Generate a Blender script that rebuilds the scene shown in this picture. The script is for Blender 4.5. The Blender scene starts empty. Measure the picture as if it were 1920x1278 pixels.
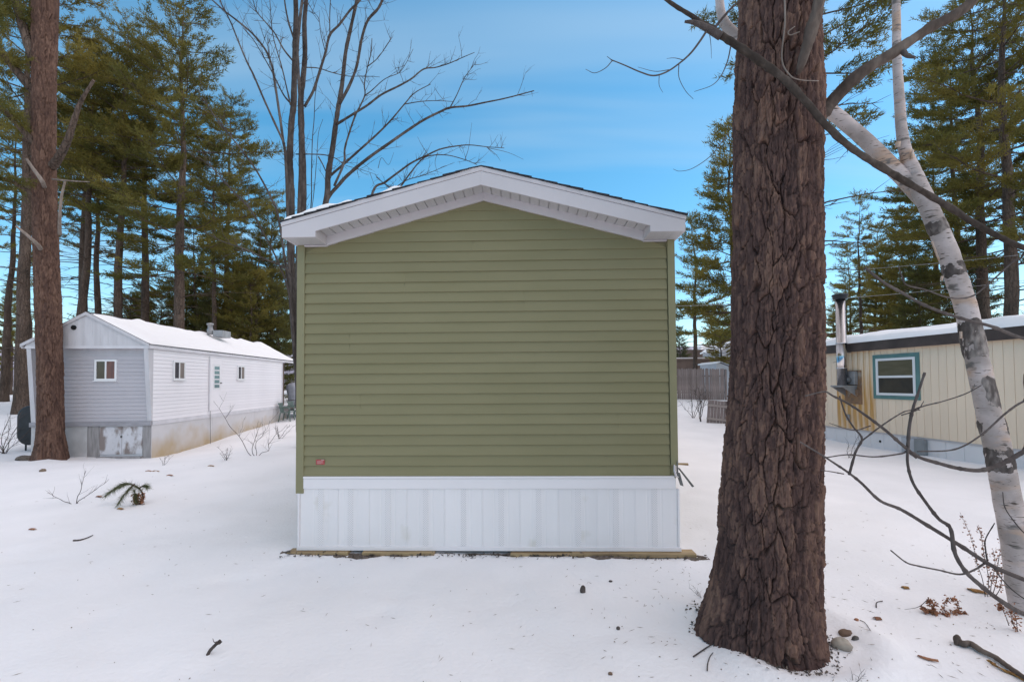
import bpy, math, random
import numpy as np
from mathutils import Matrix, Vector, Euler

R = math.radians
scene = bpy.context.scene
col = scene.collection

# ------------------------------------------------------------------ camera
F = 860.0                      # focal length in pixels of a 1920 wide picture
CAMZ = 1.88
PITCH, ROLL = R(1.6), R(-0.4)
cam_data = bpy.data.cameras.new('camera')
cam_data.sensor_width = 36.0
cam_data.lens = 36.0 * F / 1920.0
cam_data.shift_y = 53.0 / 1920.0
cam_data.clip_start = 0.05
cam_data.clip_end = 3000.0
camera = bpy.data.objects.new('camera', cam_data)
col.objects.link(camera)
CAM_ROT = (Matrix.Rotation(math.pi / 2 + PITCH, 3, 'X') @ Matrix.Rotation(ROLL, 3, 'Z'))
camera.matrix_world = Matrix.Translation((0, 0, CAMZ)) @ CAM_ROT.to_4x4()
scene.camera = camera

# ------------------------------------------------------------------ sky and sun
SUN_EL, SUN_AZ = R(56), R(88)      # azimuth clockwise from +Y (straight ahead)
world = bpy.data.worlds.new('World')
scene.world = world
world.use_nodes = True
wt = world.node_tree
wt.nodes.clear()
w_out = wt.nodes.new('ShaderNodeOutputWorld')
w_bg = wt.nodes.new('ShaderNodeBackground')
w_sky = wt.nodes.new('ShaderNodeTexSky')
w_sky.sky_type = 'NISHITA'
w_sky.sun_disc = False
w_sky.sun_elevation = SUN_EL
w_sky.sun_rotation = SUN_AZ
w_sky.air_density = 1.0
w_sky.dust_density = 0.6
w_sky.ozone_density = 1.6
w_bg.inputs['Strength'].default_value = 0.15
# thin high cloud streaks over the whole dome
w_tc = wt.nodes.new('ShaderNodeTexCoord')
w_sep = wt.nodes.new('ShaderNodeSeparateXYZ')
wt.links.new(w_tc.outputs['Generated'], w_sep.inputs[0])
w_add = wt.nodes.new('ShaderNodeMath'); w_add.operation = 'ADD'
w_add.inputs[1].default_value = 0.12
w_abs = wt.nodes.new('ShaderNodeMath'); w_abs.operation = 'MAXIMUM'; w_abs.inputs[1].default_value = 0.0
wt.links.new(w_sep.outputs['Z'], w_abs.inputs[0])
wt.links.new(w_abs.outputs[0], w_add.inputs[0])
w_dx = wt.nodes.new('ShaderNodeMath'); w_dx.operation = 'DIVIDE'
w_dy = wt.nodes.new('ShaderNodeMath'); w_dy.operation = 'DIVIDE'
wt.links.new(w_sep.outputs['X'], w_dx.inputs[0]); wt.links.new(w_add.outputs[0], w_dx.inputs[1])
wt.links.new(w_sep.outputs['Y'], w_dy.inputs[0]); wt.links.new(w_add.outputs[0], w_dy.inputs[1])
w_cmb = wt.nodes.new('ShaderNodeCombineXYZ')
wt.links.new(w_dx.outputs[0], w_cmb.inputs['X']); wt.links.new(w_dy.outputs[0], w_cmb.inputs['Y'])
w_map = wt.nodes.new('ShaderNodeMapping')
w_map.inputs['Scale'].default_value = (0.26, 1.9, 1.0)
w_map.inputs['Rotation'].default_value = (0, 0, R(4))
w_map.inputs['Location'].default_value = (1.3, 0.35, 0.0)
wt.links.new(w_cmb.outputs[0], w_map.inputs['Vector'])
w_noise = wt.nodes.new('ShaderNodeTexNoise')
w_noise.inputs['Scale'].default_value = 1.3
w_noise.inputs['Detail'].default_value = 3.5
w_noise.inputs['Roughness'].default_value = 0.5
w_noise.inputs['Distortion'].default_value = 0.25
wt.links.new(w_map.outputs[0], w_noise.inputs['Vector'])
w_ramp = wt.nodes.new('ShaderNodeValToRGB')
w_ramp.color_ramp.elements[0].position = 0.47
w_ramp.color_ramp.elements[0].color = (0, 0, 0, 1)
w_ramp.color_ramp.elements[1].position = 0.80
w_ramp.color_ramp.elements[1].color = (0.42, 0.42, 0.42, 1)
wt.links.new(w_noise.outputs['Fac'], w_ramp.inputs['Fac'])
w_hsv = wt.nodes.new('ShaderNodeHueSaturation')
w_hsv.inputs['Hue'].default_value = 0.480
w_hsv.inputs['Saturation'].default_value = 1.32
w_hsv.inputs['Value'].default_value = 1.82
wt.links.new(w_sky.outputs[0], w_hsv.inputs['Color'])
w_mix = wt.nodes.new('ShaderNodeMix'); w_mix.data_type = 'RGBA'
wt.links.new(w_ramp.outputs['Color'], w_mix.inputs['Factor'])
wt.links.new(w_hsv.outputs[0], w_mix.inputs['A'])
w_mix.inputs['B'].default_value = (5.6, 6.8, 7.6, 1)
wt.links.new(w_mix.outputs['Result'], w_bg.inputs['Color'])
wt.links.new(w_bg.outputs[0], w_out.inputs[0])

sun_data = bpy.data.lights.new('sun', 'SUN')
sun_data.energy = 3.55
sun_data.angle = R(140)
sun_data.color = (1.0, 0.69, 0.42)
sun = bpy.data.objects.new('sun', sun_data)
col.objects.link(sun)
sdir = Vector((math.sin(SUN_AZ) * math.cos(SUN_EL), math.cos(SUN_AZ) * math.cos(SUN_EL), math.sin(SUN_EL)))
sun.rotation_euler = sdir.to_track_quat('Z', 'Y').to_euler()
sun.location = sdir * 60

scene.view_settings.view_transform = 'Standard'
scene.view_settings.look = 'None'
scene.view_settings.gamma = 1.0
scene.view_settings.use_curve_mapping = False
scene.view_settings.exposure = -0.34

# ------------------------------------------------------------------ helpers
def ray(px, py):
    return CAM_ROT @ Vector(((px - 960.0) / F, (692.0 - py) / F, -1.0))

def P(px, py, Y):
    d = ray(px, py)
    t = Y / d.y
    return Vector((d.x * t, Y, CAMZ + d.z * t))

def disc(l, r, py, YC):
    """centre x, height and radius of the round trunk at depth YC whose outline runs from pixel l to r"""
    a, b = math.atan((l - 960) / F), math.atan((r - 960) / F)
    mid, half = (a + b) / 2, (b - a) / 2
    q = P(960 + F * math.tan(mid), py, YC)
    return q.x, q.z, YC / math.cos(mid) * math.sin(half)

def on_plane(root, axis, off, px, py):
    """where the sight line meets the plane local[axis] = off of a thing; local coordinates"""
    inv = root.matrix_basis.inverted()
    o = inv @ Vector((0, 0, CAMZ))
    d = inv.to_3x3() @ ray(px, py)
    t = (off - o[axis]) / d[axis]
    return o + d * t

def hash01(*a):
    h = np.zeros_like(np.asarray(a[0], dtype=np.int64))
    for k, v in enumerate(a):
        h = (h * 374761393 + np.asarray(v, dtype=np.int64) * (668265263 + 2 * k) + 974711 * (k + 1)) & 0x7FFFFFFF
        h = ((h ^ (h >> 13)) * 1274126177) & 0x7FFFFFFF
    h = ((h ^ (h >> 15)) * 2246822519) & 0x7FFFFFFF
    h = h ^ (h >> 11)
    return (h & 0xFFFFF) / float(0xFFFFF)

def vnoise(x, y, seed=0):
    x = np.asarray(x, float); y = np.asarray(y, float)
    i = np.floor(x).astype(np.int64); j = np.floor(y).astype(np.int64)
    u = x - i; v = y - j
    u = u * u * (3 - 2 * u); v = v * v * (3 - 2 * v)
    s = np.full_like(i, seed)
    a = hash01(i, j, s); b = hash01(i + 1, j, s); c = hash01(i, j + 1, s); d = hash01(i + 1, j + 1, s)
    return (a * (1 - u) + b * u) * (1 - v) + (c * (1 - u) + d * u) * v - 0.5

def fbm(x, y, seed=0, octs=3):
    t = 0; amp = 1.0; f = 1.0
    for k in range(octs):
        t = t + amp * vnoise(x * f + 17.3 * k, y * f - 9.1 * k, seed + k)
        amp *= 0.5; f *= 2.03
    return t

def fast_mesh(name, verts, faces, k, mats=(), smooth=False, attr=None):
    """verts (n,3), faces (m,k) arrays"""
    me = bpy.data.meshes.new(name)
    verts = np.ascontiguousarray(verts, dtype=np.float32); faces = np.ascontiguousarray(faces, dtype=np.int32)
    n, m = len(verts), len(faces)
    me.vertices.add(n); me.vertices.foreach_set('co', verts.ravel())
    me.loops.add(m * k); me.loops.foreach_set('vertex_index', faces.ravel())
    me.polygons.add(m)
    me.polygons.foreach_set('loop_start', np.arange(0, m * k, k, dtype=np.int32))
    me.polygons.foreach_set('loop_total', np.full(m, k, dtype=np.int32))
    if smooth:
        me.polygons.foreach_set('use_smooth', np.ones(m, dtype=bool))
    if attr:
        for an, av in attr.items():
            at = me.attributes.new(an, 'FLOAT', 'POINT')
            at.data.foreach_set('value', np.ascontiguousarray(av, dtype=np.float32))
    me.update(calc_edges=True)
    for mt in mats:
        me.materials.append(mt)
    return me

class MB:
    def __init__(self):
        self.v = []; self.f = []; self.sm = []
    def add(self, verts, faces, smooth=False):
        o = len(self.v)
        self.v.extend([tuple(p) for p in verts])
        self.f.extend([tuple(o + i for i in fc) for fc in faces])
        self.sm.extend([smooth] * len(faces))
        return self
    def box(self, x0, x1, y0, y1, z0, z1):
        v = [(x, y, z) for z in (z0, z1) for y in (y0, y1) for x in (x0, x1)]
        return self.add(v, [(0, 2, 3, 1), (4, 5, 7, 6), (0, 1, 5, 4), (2, 6, 7, 3), (0, 4, 6, 2), (1, 3, 7, 5)])
    def hexa(self, v):
        """8 corners ordered like box"""
        return self.add(v, [(0, 2, 3, 1), (4, 5, 7, 6), (0, 1, 5, 4), (2, 6, 7, 3), (0, 4, 6, 2), (1, 3, 7, 5)])
    def prism(self, pts, a0, a1, axis):
        """pts: 2D outline in the two other axes (x,z for axis 1; y,z for axis 0; x,y for axis 2)"""
        def mk(p, a):
            return {0: (a, p[0], p[1]), 1: (p[0], a, p[1]), 2: (p[0], p[1], a)}[axis]
        n = len(pts)
        v = [mk(p, a0) for p in pts] + [mk(p, a1) for p in pts]
        f = [tuple(range(n)), tuple(range(2 * n - 1, n - 1, -1))]
        f += [(i, n + i, n + (i + 1) % n, (i + 1) % n) for i in range(n)]
        return self.add(v, f)
    def tube(self, pts, rad, sides=8, cap=True, smooth=True):
        v, f = tube_arrays(pts, rad, sides)
        n = len(pts)
        self.add(v.tolist(), f.tolist(), smooth)
        if cap:
            o = len(self.v) - len(v)
            self.f.append(tuple(o + i for i in range(sides - 1, -1, -1))); self.sm.append(False)
            self.f.append(tuple(o + (n - 1) * sides + i for i in range(sides))); self.sm.append(False)
        return self
    def lathe(self, prof, cx, cy, sides=20, smooth=True):
        """prof: list of (r, z)"""
        v = []
        for r, z in prof:
            for k in range(sides):
                a = 2 * math.pi * k / sides
                v.append((cx + r * math.cos(a), cy + r * math.sin(a), z))
        f = []
        for i in range(len(prof) - 1):
            for k in range(sides):
                f.append((i * sides + k, i * sides + (k + 1) % sides, (i + 1) * sides + (k + 1) % sides, (i + 1) * sides + k))
        self.add(v, f, smooth)
        o = len(self.v) - len(v)
        self.f.append(tuple(o + i for i in range(sides - 1, -1, -1))); self.sm.append(False)
        self.f.append(tuple(o + (len(prof) - 1) * sides + i for i in range(sides))); self.sm.append(False)
        return self
    def mesh(self, name, mt, fix=True):
        me = bpy.data.meshes.new(name)
        me.from_pydata(self.v, [], self.f)
        me.polygons.foreach_set('use_smooth', self.sm)
        if fix:
            import bmesh
            bm = bmesh.new(); bm.from_mesh(me)
            bmesh.ops.recalc_face_normals(bm, faces=bm.faces[:])
            bm.to_mesh(me); bm.free()
        if mt is not None:
            me.materials.append(mt)
        me.update()
        return me
    def build(self, name, mt, parent=None, bevel=0.0, fix=True):
        o = link(name, self.mesh(name, mt, fix), parent)
        if bevel:
            b = o.modifiers.new('bevel', 'BEVEL'); b.width = bevel; b.segments = 2; b.limit_method = 'ANGLE'
        return o

def tube_arrays(pts, rad, sides):
    pts = np.asarray([tuple(p) for p in pts], float)
    n = len(pts)
    rad = np.broadcast_to(np.asarray(rad, float), (n,))
    tan = np.zeros_like(pts)
    tan[1:-1] = pts[2:] - pts[:-2]; tan[0] = pts[1] - pts[0]; tan[-1] = pts[-1] - pts[-2]
    tan /= np.linalg.norm(tan, axis=1)[:, None] + 1e-12
    ref = np.array([1.0, 0, 0]) if abs(tan[0][0]) < 0.8 else np.array([0, 1.0, 0])
    u = np.zeros_like(pts)
    c = ref - tan[0] * ref.dot(tan[0]); u[0] = c / np.linalg.norm(c)
    for i in range(1, n):
        c = u[i - 1] - tan[i] * u[i - 1].dot(tan[i]); u[i] = c / (np.linalg.norm(c) + 1e-12)
    w = np.cross(tan, u)
    a = np.arange(sides) * 2 * np.pi / sides
    v = pts[:, None, :] + rad[:, None, None] * (np.cos(a)[None, :, None] * u[:, None, :] + np.sin(a)[None, :, None] * w[:, None, :])
    i = np.arange(n - 1)[:, None]; k = np.arange(sides)[None, :]
    kk = (k + 1) % sides
    f = np.stack([i * sides + k, i * sides + kk, (i + 1) * sides + kk, (i + 1) * sides + k], -1).reshape(-1, 4)
    return v.reshape(-1, 3), f

def rough_tube(pts, rad, sides, amp, seed, freq=1.0):
    """tube with a knobbly skin"""
    pts = np.asarray([tuple(p) for p in pts], float)
    v, f = tube_arrays(pts, rad, sides)
    n = len(pts)
    cen = np.repeat(pts, sides, 0)
    k = np.tile(np.arange(sides), n) * 2 * np.pi / sides
    ln = np.concatenate([[0], np.cumsum(np.linalg.norm(np.diff(pts, axis=0), axis=1))])
    zz = np.repeat(ln, sides) * freq
    nz = fbm(np.cos(k) * 1.4 + zz * 9, np.sin(k) * 1.4 + zz * 6, seed, 3) + .7 * fbm(np.cos(k) * 5 + zz * 17, np.sin(k) * 5 - zz * 13, seed + 3, 2)
    return cen + (v - cen) * (1 + amp * 2 * nz)[:, None], f

def smooth_path(pts, per=6):
    """Catmull-Rom through points"""
    p = np.asarray([tuple(q) for q in pts], float)
    if len(p) < 3:
        t = np.linspace(0, 1, per + 1)[:, None]
        return p[0] * (1 - t) + p[-1] * t
    q = np.vstack([2 * p[0] - p[1], p, 2 * p[-1] - p[-2]])
    out = []
    for i in range(1, len(q) - 2):
        t = np.linspace(0, 1, per, endpoint=False)[:, None]
        a, b, c, d = q[i - 1], q[i], q[i + 1], q[i + 2]
        out.append(0.5 * ((2 * b) + (c - a) * t + (2 * a - 5 * b + 4 * c - d) * t ** 2 + (3 * b - a - 3 * c + d) * t ** 3))
    out.append(p[-1][None, :])
    return np.vstack(out)

def link(name, me, parent=None):
    o = bpy.data.objects.new(name, me)
    col.objects.link(o)
    if parent is not None:
        o.parent = parent
    return o

def tag(o, label=None, cat=None, group=None, kind=None):
    if label: o['label'] = label
    if cat: o['category'] = cat
    if group: o['group'] = group
    if kind: o['kind'] = kind
    return o

def thing(name, label, cat, loc=(0, 0, 0), rotz=0.0, group=None):
    o = bpy.data.objects.new(name, None)
    o.empty_display_size = 0.2
    col.objects.link(o)
    o.location = loc; o.rotation_euler = (0, 0, rotz)
    o.matrix_basis = Matrix.Translation(loc) @ Matrix.Rotation(rotz, 4, 'Z')
    return tag(o, label, cat, group)

# ------------------------------------------------------------------ materials
def nodes_of(m):
    m.use_nodes = True
    nt = m.node_tree
    return nt, nt.nodes['Principled BSDF']

def pmat(name, c1, c2=None, scale=6.0, stretch=(1, 1, 1), rough=0.6, bump=0.0, bscale=None, bstretch=None,
         spec=0.3, metal=0.0, detail=4.0, lo=0.35, hi=0.65, bdist=0.01, rnd=0.0, c3=None, c3scale=2.0, c3lo=0.55, c3hi=0.65, c3stretch=(1, 1, 1)):
    m = bpy.data.materials.new(name)
    nt, b = nodes_of(m)
    N, L = nt.nodes, nt.links
    b.inputs['Roughness'].default_value = rough
    b.inputs['Specular IOR Level'].default_value = spec
    b.inputs['Metallic'].default_value = metal
    tc = N.new('ShaderNodeTexCoord')
    def noise(sc, st, det=detail):
        mp = N.new('ShaderNodeMapping'); mp.inputs['Scale'].default_value = st
        L.new(tc.outputs['Object'], mp.inputs['Vector'])
        n = N.new('ShaderNodeTexNoise'); n.inputs['Scale'].default_value = sc; n.inputs['Detail'].default_value = det
        L.new(mp.outputs[0], n.inputs['Vector'])
        return n
    colout = None
    if c2 is not None:
        n = noise(scale, stretch)
        r = N.new('ShaderNodeMapRange'); r.inputs['From Min'].default_value = lo; r.inputs['From Max'].default_value = hi
        L.new(n.outputs['Fac'], r.inputs['Value'])
        mx = N.new('ShaderNodeMix'); mx.data_type = 'RGBA'
        mx.inputs['A'].default_value = (*c1, 1); mx.inputs['B'].default_value = (*c2, 1)
        L.new(r.outputs[0], mx.inputs['Factor'])
        colout = mx.outputs['Result']
    if c3 is not None:
        n = noise(c3scale, c3stretch)
        r = N.new('ShaderNodeMapRange'); r.inputs['From Min'].default_value = c3lo; r.inputs['From Max'].default_value = c3hi
        L.new(n.outputs['Fac'], r.inputs['Value'])
        mx = N.new('ShaderNodeMix'); mx.data_type = 'RGBA'
        if colout is not None: L.new(colout, mx.inputs['A'])
        else: mx.inputs['A'].default_value = (*c1, 1)
        mx.inputs['B'].default_value = (*c3, 1)
        L.new(r.outputs[0], mx.inputs['Factor'])
        colout = mx.outputs['Result']
    if rnd:
        oi = N.new('ShaderNodeObjectInfo')
        r = N.new('ShaderNodeMapRange'); r.inputs['To Min'].default_value = 1 - rnd; r.inputs['To Max'].default_value = 1 + rnd
        L.new(oi.outputs['Random'], r.inputs['Value'])
        h = N.new('ShaderNodeHueSaturation')
        L.new(r.outputs[0], h.inputs['Value'])
        if colout is not None: L.new(colout, h.inputs['Color'])
        else: h.inputs['Color'].default_value = (*c1, 1)
        colout = h.outputs[0]
    if colout is not None: L.new(colout, b.inputs['Base Color'])
    else: b.inputs['Base Color'].default_value = (*c1, 1)
    if bump:
        n = noise(bscale or scale * 4, bstretch or stretch, 5.0)
        bp = N.new('ShaderNodeBump'); bp.inputs['Strength'].default_value = bump; bp.inputs['Distance'].default_value = bdist
        L.new(n.outputs['Fac'], bp.inputs['Height']); L.new(bp.outputs[0], b.inputs['Normal'])
    return m

M = {}
M['snow'] = pmat('snow', (0.87, 0.855, 0.86), (0.81, 0.80, 0.805), scale=0.9, rough=0.75, bump=0.35, bscale=26.0, bdist=0.02, spec=0.2)
M['roof_snow'] = pmat('roof_snow', (0.88, 0.865, 0.865), rough=0.75, bump=0.3, bscale=10.0, bdist=0.03, spec=0.2)
M['olive'] = pmat('olive_vinyl', (0.218, 0.197, 0.105), (0.234, 0.211, 0.116), scale=1.6, stretch=(0.6, 1, 2.5), rough=0.55, bump=0.12, bscale=40.0, bstretch=(0.12, 1, 2.2), bdist=0.003, spec=0.3, rnd=0.03)
M['olive_trim'] = pmat('olive_trim', (0.230, 0.213, 0.119), (0.247, 0.228, 0.130), scale=2.0, rough=0.5)
M['white_trim'] = pmat('white_trim', (0.585, 0.55, 0.565), (0.54, 0.51, 0.525), scale=1.2, rough=0.5, bump=0.05, bscale=8.0)
M['white_soffit'] = pmat('white_soffit', (0.55, 0.53, 0.53), (0.47, 0.455, 0.455), scale=90.0, rough=0.55, bump=0.25, bscale=140.0, bdist=0.003)
M['white_skirt'] = pmat('white_skirting', (0.80, 0.765, 0.77), (0.76, 0.73, 0.735), scale=1.7, stretch=(1.5, 1, 0.6), rough=0.5, rnd=0.02, c3=(0.66, 0.62, 0.57), c3scale=3.0, c3lo=0.62, c3hi=0.80)
M['skirt_trim'] = pmat('skirt_trim', (0.80, 0.76, 0.77), (0.76, 0.725, 0.735), scale=1.2, rough=0.5)
M['shingle'] = pmat('shingle', (0.025, 0.026, 0.032), (0.06, 0.06, 0.07), scale=60.0, rough=0.9, bump=0.6, bscale=120.0, rnd=0.15)
M['raw_wood'] = pmat('raw_wood', (0.40, 0.29, 0.155), (0.25, 0.175, 0.10), scale=7.0, stretch=(0.3, 3, 3), rough=0.7, bump=0.2, rnd=0.08)
M['soil'] = pmat('soil', (0.10, 0.075, 0.06), (0.20, 0.165, 0.14), scale=24.0, rough=0.95, bump=0.9, bscale=60.0, bdist=0.02)
M['dark_metal'] = pmat('dark_metal', (0.07, 0.07, 0.075), (0.14, 0.14, 0.14), scale=12.0, rough=0.5, spec=0.5)
M['grey_flash'] = pmat('grey_flashing', (0.22, 0.21, 0.19), (0.11, 0.105, 0.10), scale=14.0, rough=0.6)
M['sticker'] = pmat('red_sticker', (0.36, 0.045, 0.055), (0.42, 0.08, 0.08), scale=60.0, rough=0.4)
M['sticker_pale'] = pmat('pale_print', (0.55, 0.36, 0.34), rough=0.5)

def perf_material():
    """white strip punched with staggered round holes"""
    m = pmat('perforated_white', (0.70, 0.69, 0.71), rough=0.5)
    nt, b = nodes_of(m); N, L = nt.nodes, nt.links
    tc = N.new('ShaderNodeTexCoord'); sp = N.new('ShaderNodeSeparateXYZ'); L.new(tc.outputs['Object'], sp.inputs[0])
    def mth(op, a, bb=None, c=None):
        n = N.new('ShaderNodeMath'); n.operation = op
        for i, x in enumerate((a, bb, c)):
            if x is None: continue
            if isinstance(x, (int, float)): n.inputs[i].default_value = x
            else: L.new(x, n.inputs[i])
        return n.outputs[0]
    k = 0.025
    u = mth('DIVIDE', mth('ADD', sp.outputs['X'], sp.outputs['Z']), k)
    v = mth('DIVIDE', mth('SUBTRACT', sp.outputs['X'], sp.outputs['Z']), k)
    du = mth('SUBTRACT', mth('FRACT', u), 0.5); dv = mth('SUBTRACT', mth('FRACT', v), 0.5)
    d = mth('SQRT', mth('ADD', mth('MULTIPLY', du, du), mth('MULTIPLY', dv, dv)))
    hole = mth('LESS_THAN', d, 0.30)
    mx = N.new('ShaderNodeMix'); mx.data_type = 'RGBA'
    L.new(hole, mx.inputs['Factor'])
    mx.inputs['A'].default_value = (0.79, 0.755, 0.76, 1); mx.inputs['B'].default_value = (0.58, 0.56, 0.565, 1)
    L.new(mx.outputs['Result'], b.inputs['Base Color'])
    return m
M['perf'] = perf_material()

# ------------------------------------------------------------------ the ground
_ctl = np.array([
    (0, 2, 0), (-3, 3, 0), (3, 3, 0), (-0.3, 5.1, 0), (-2.4, 5.2, 0), (1.8, 5.1, 0), (1.7, 3.4, 0), (3.9, 3.7, 0.02), (-6.2, 7.4, -0.05),
    (-11.2, 12.2, -0.13), (-10.2, 13, -0.20), (-13.8, 13, -0.12), (-5.9, 13, 0.12), (-11.0, 21.4, 0.17), (-23.5, 22, 0.45),
    (-6.5, 11.2, 0.12), (10.2, 14.9, -0.04), (10.6, 9.5, 0.0), (10.5, 26.7, 0.80), (8.0, 17.5, 0.28), (0, 27, 0.7), (-11, 35, 0.8), (-30, 45, 0.9), (25, 45, 0.9),
    (-25, 14, 0.1), (20, 12, 0), (0, 60, 1.0), (60, 60, 1.0), (-60, 60, 1.0), (0, 130, 1.1), (130, 130, 1.0), (-130, 130, 1.0),
    (0, 400, 1.0), (400, 300, 1.0), (-400, 300, 1.0), (0, -12, 0), (15, -6, 0), (-15, -6, 0), (60, -40, 0.3), (-60, -40, 0.3), (0, -120, 0.5),
    (300, -200, 0.8), (-300, -200, 0.8), (0, -500, 0.8)], float)
def _phi(r): return np.sqrt(r * r + 4.0)
_A = _phi(np.hypot(_ctl[:, None, 0] - _ctl[None, :, 0], _ctl[:, None, 1] - _ctl[None, :, 1]))
_n = len(_ctl)
_AA = np.zeros((_n + 1, _n + 1)); _AA[:_n, :_n] = _A; _AA[_n, :_n] = 1; _AA[:_n, _n] = 1
_w = np.linalg.solve(_AA, np.append(_ctl[:, 2], 0))
TREE_WELLS = []
def gz(x, y):
    x = np.asarray(x, float); y = np.asarray(y, float)
    r = np.hypot(x[..., None] - _ctl[:, 0], y[..., None] - _ctl[:, 1])
    z = _phi(r) @ _w[:_n] + _w[_n]
    far = np.clip(np.hypot(x, y) / 60.0, 0, 1)
    z = np.where(np.hypot(x, y) > 500, 0.9, z)
    z = z + 0.05 * fbm(x * 0.45, y * 0.45, 3, 3) * (0.6 + far) + 0.018 * fbm(x * 2.1, y * 2.1, 9, 2) + 0.008 * fbm(x * 6.0, y * 6.0, 19, 2)
    # melt dimples and old soft prints
    z = z - 0.055 * np.clip(fbm(x * 2.9 + 40, y * 2.9 - 11, 29, 2) - .22, 0, 1) - 0.035 * np.clip(fbm(x * 6.5 + 4, y * 6.5 + 21, 33, 2) - .26, 0, 1)
    # snow banked round the near trunks, hollow against the bark
    for tx, ty, tr in ((2.03, 3.46, .44), (-12.45, 12.3, .52)):
        d = np.hypot(x - tx, y - ty) - tr
        nn = fbm(x * 5.0, y * 5.0, 37, 2)
        z = z + np.where(d < 1.5, .045 * (1 + 1.2 * nn) * np.exp(-((d - .13) / .14) ** 2) - .03 * np.exp(-((d + .02) / .06) ** 2) * (1 + nn), 0)
    # wind-scoured low drift just in front of the skirting
    z = z - 0.012 * np.exp(-((y - 5.08) / 0.12) ** 2) * (np.abs(x + 0.3) < 2.3)
    return z
def G(x, y): return float(gz(np.array([x]), np.array([y]))[0])

def ground_hit(px, py):
    """ground point under a pixel"""
    d = ray(px, py); o = Vector((0, 0, CAMZ))
    lo, hi = 0.5, 120.0
    for _ in range(3):
        t = np.linspace(lo, hi, 160)
        below = np.where(CAMZ + d.z * t < gz(d.x * t, d.y * t))[0]
        k = int(below[0]) if len(below) else 159
        lo, hi = float(t[max(k - 1, 0)]), float(t[k])
    b = hi
    p = o + d * b
    return Vector((p.x, p.y, G(p.x, p.y)))

def make_ground():
    n = 500
    s = np.linspace(-1, 1, n)
    a, ext = 3.0, 900.0
    k = math.asinh(ext / a)
    c = a * np.sinh(k * s)
    X, Yg = np.meshgrid(c, c + 4.5)
    z = gz(X.ravel(), Yg.ravel())
    v = np.stack([X.ravel(), Yg.ravel(), z], 1)
    i, j = np.meshgrid(np.arange(n - 1), np.arange(n - 1))
    i = i.ravel(); j = j.ravel()
    f = np.stack([j * n + i, j * n + i + 1, (j + 1) * n + i + 1, (j + 1) * n + i], 1)
    o = link('snow_ground', fast_mesh('snow_ground', v, f, 4, [M['snow']], smooth=True))
    return tag(o, 'snow covered ground sloping gently up behind the homes', kind='structure')
make_ground()
# ------------------------------------------------------------------ olive home in the middle
def sstep0(a, b, x):
    t = np.clip((x - a) / (b - a), 0, 1)
    return t * t * (3 - 2 * t)

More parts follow.
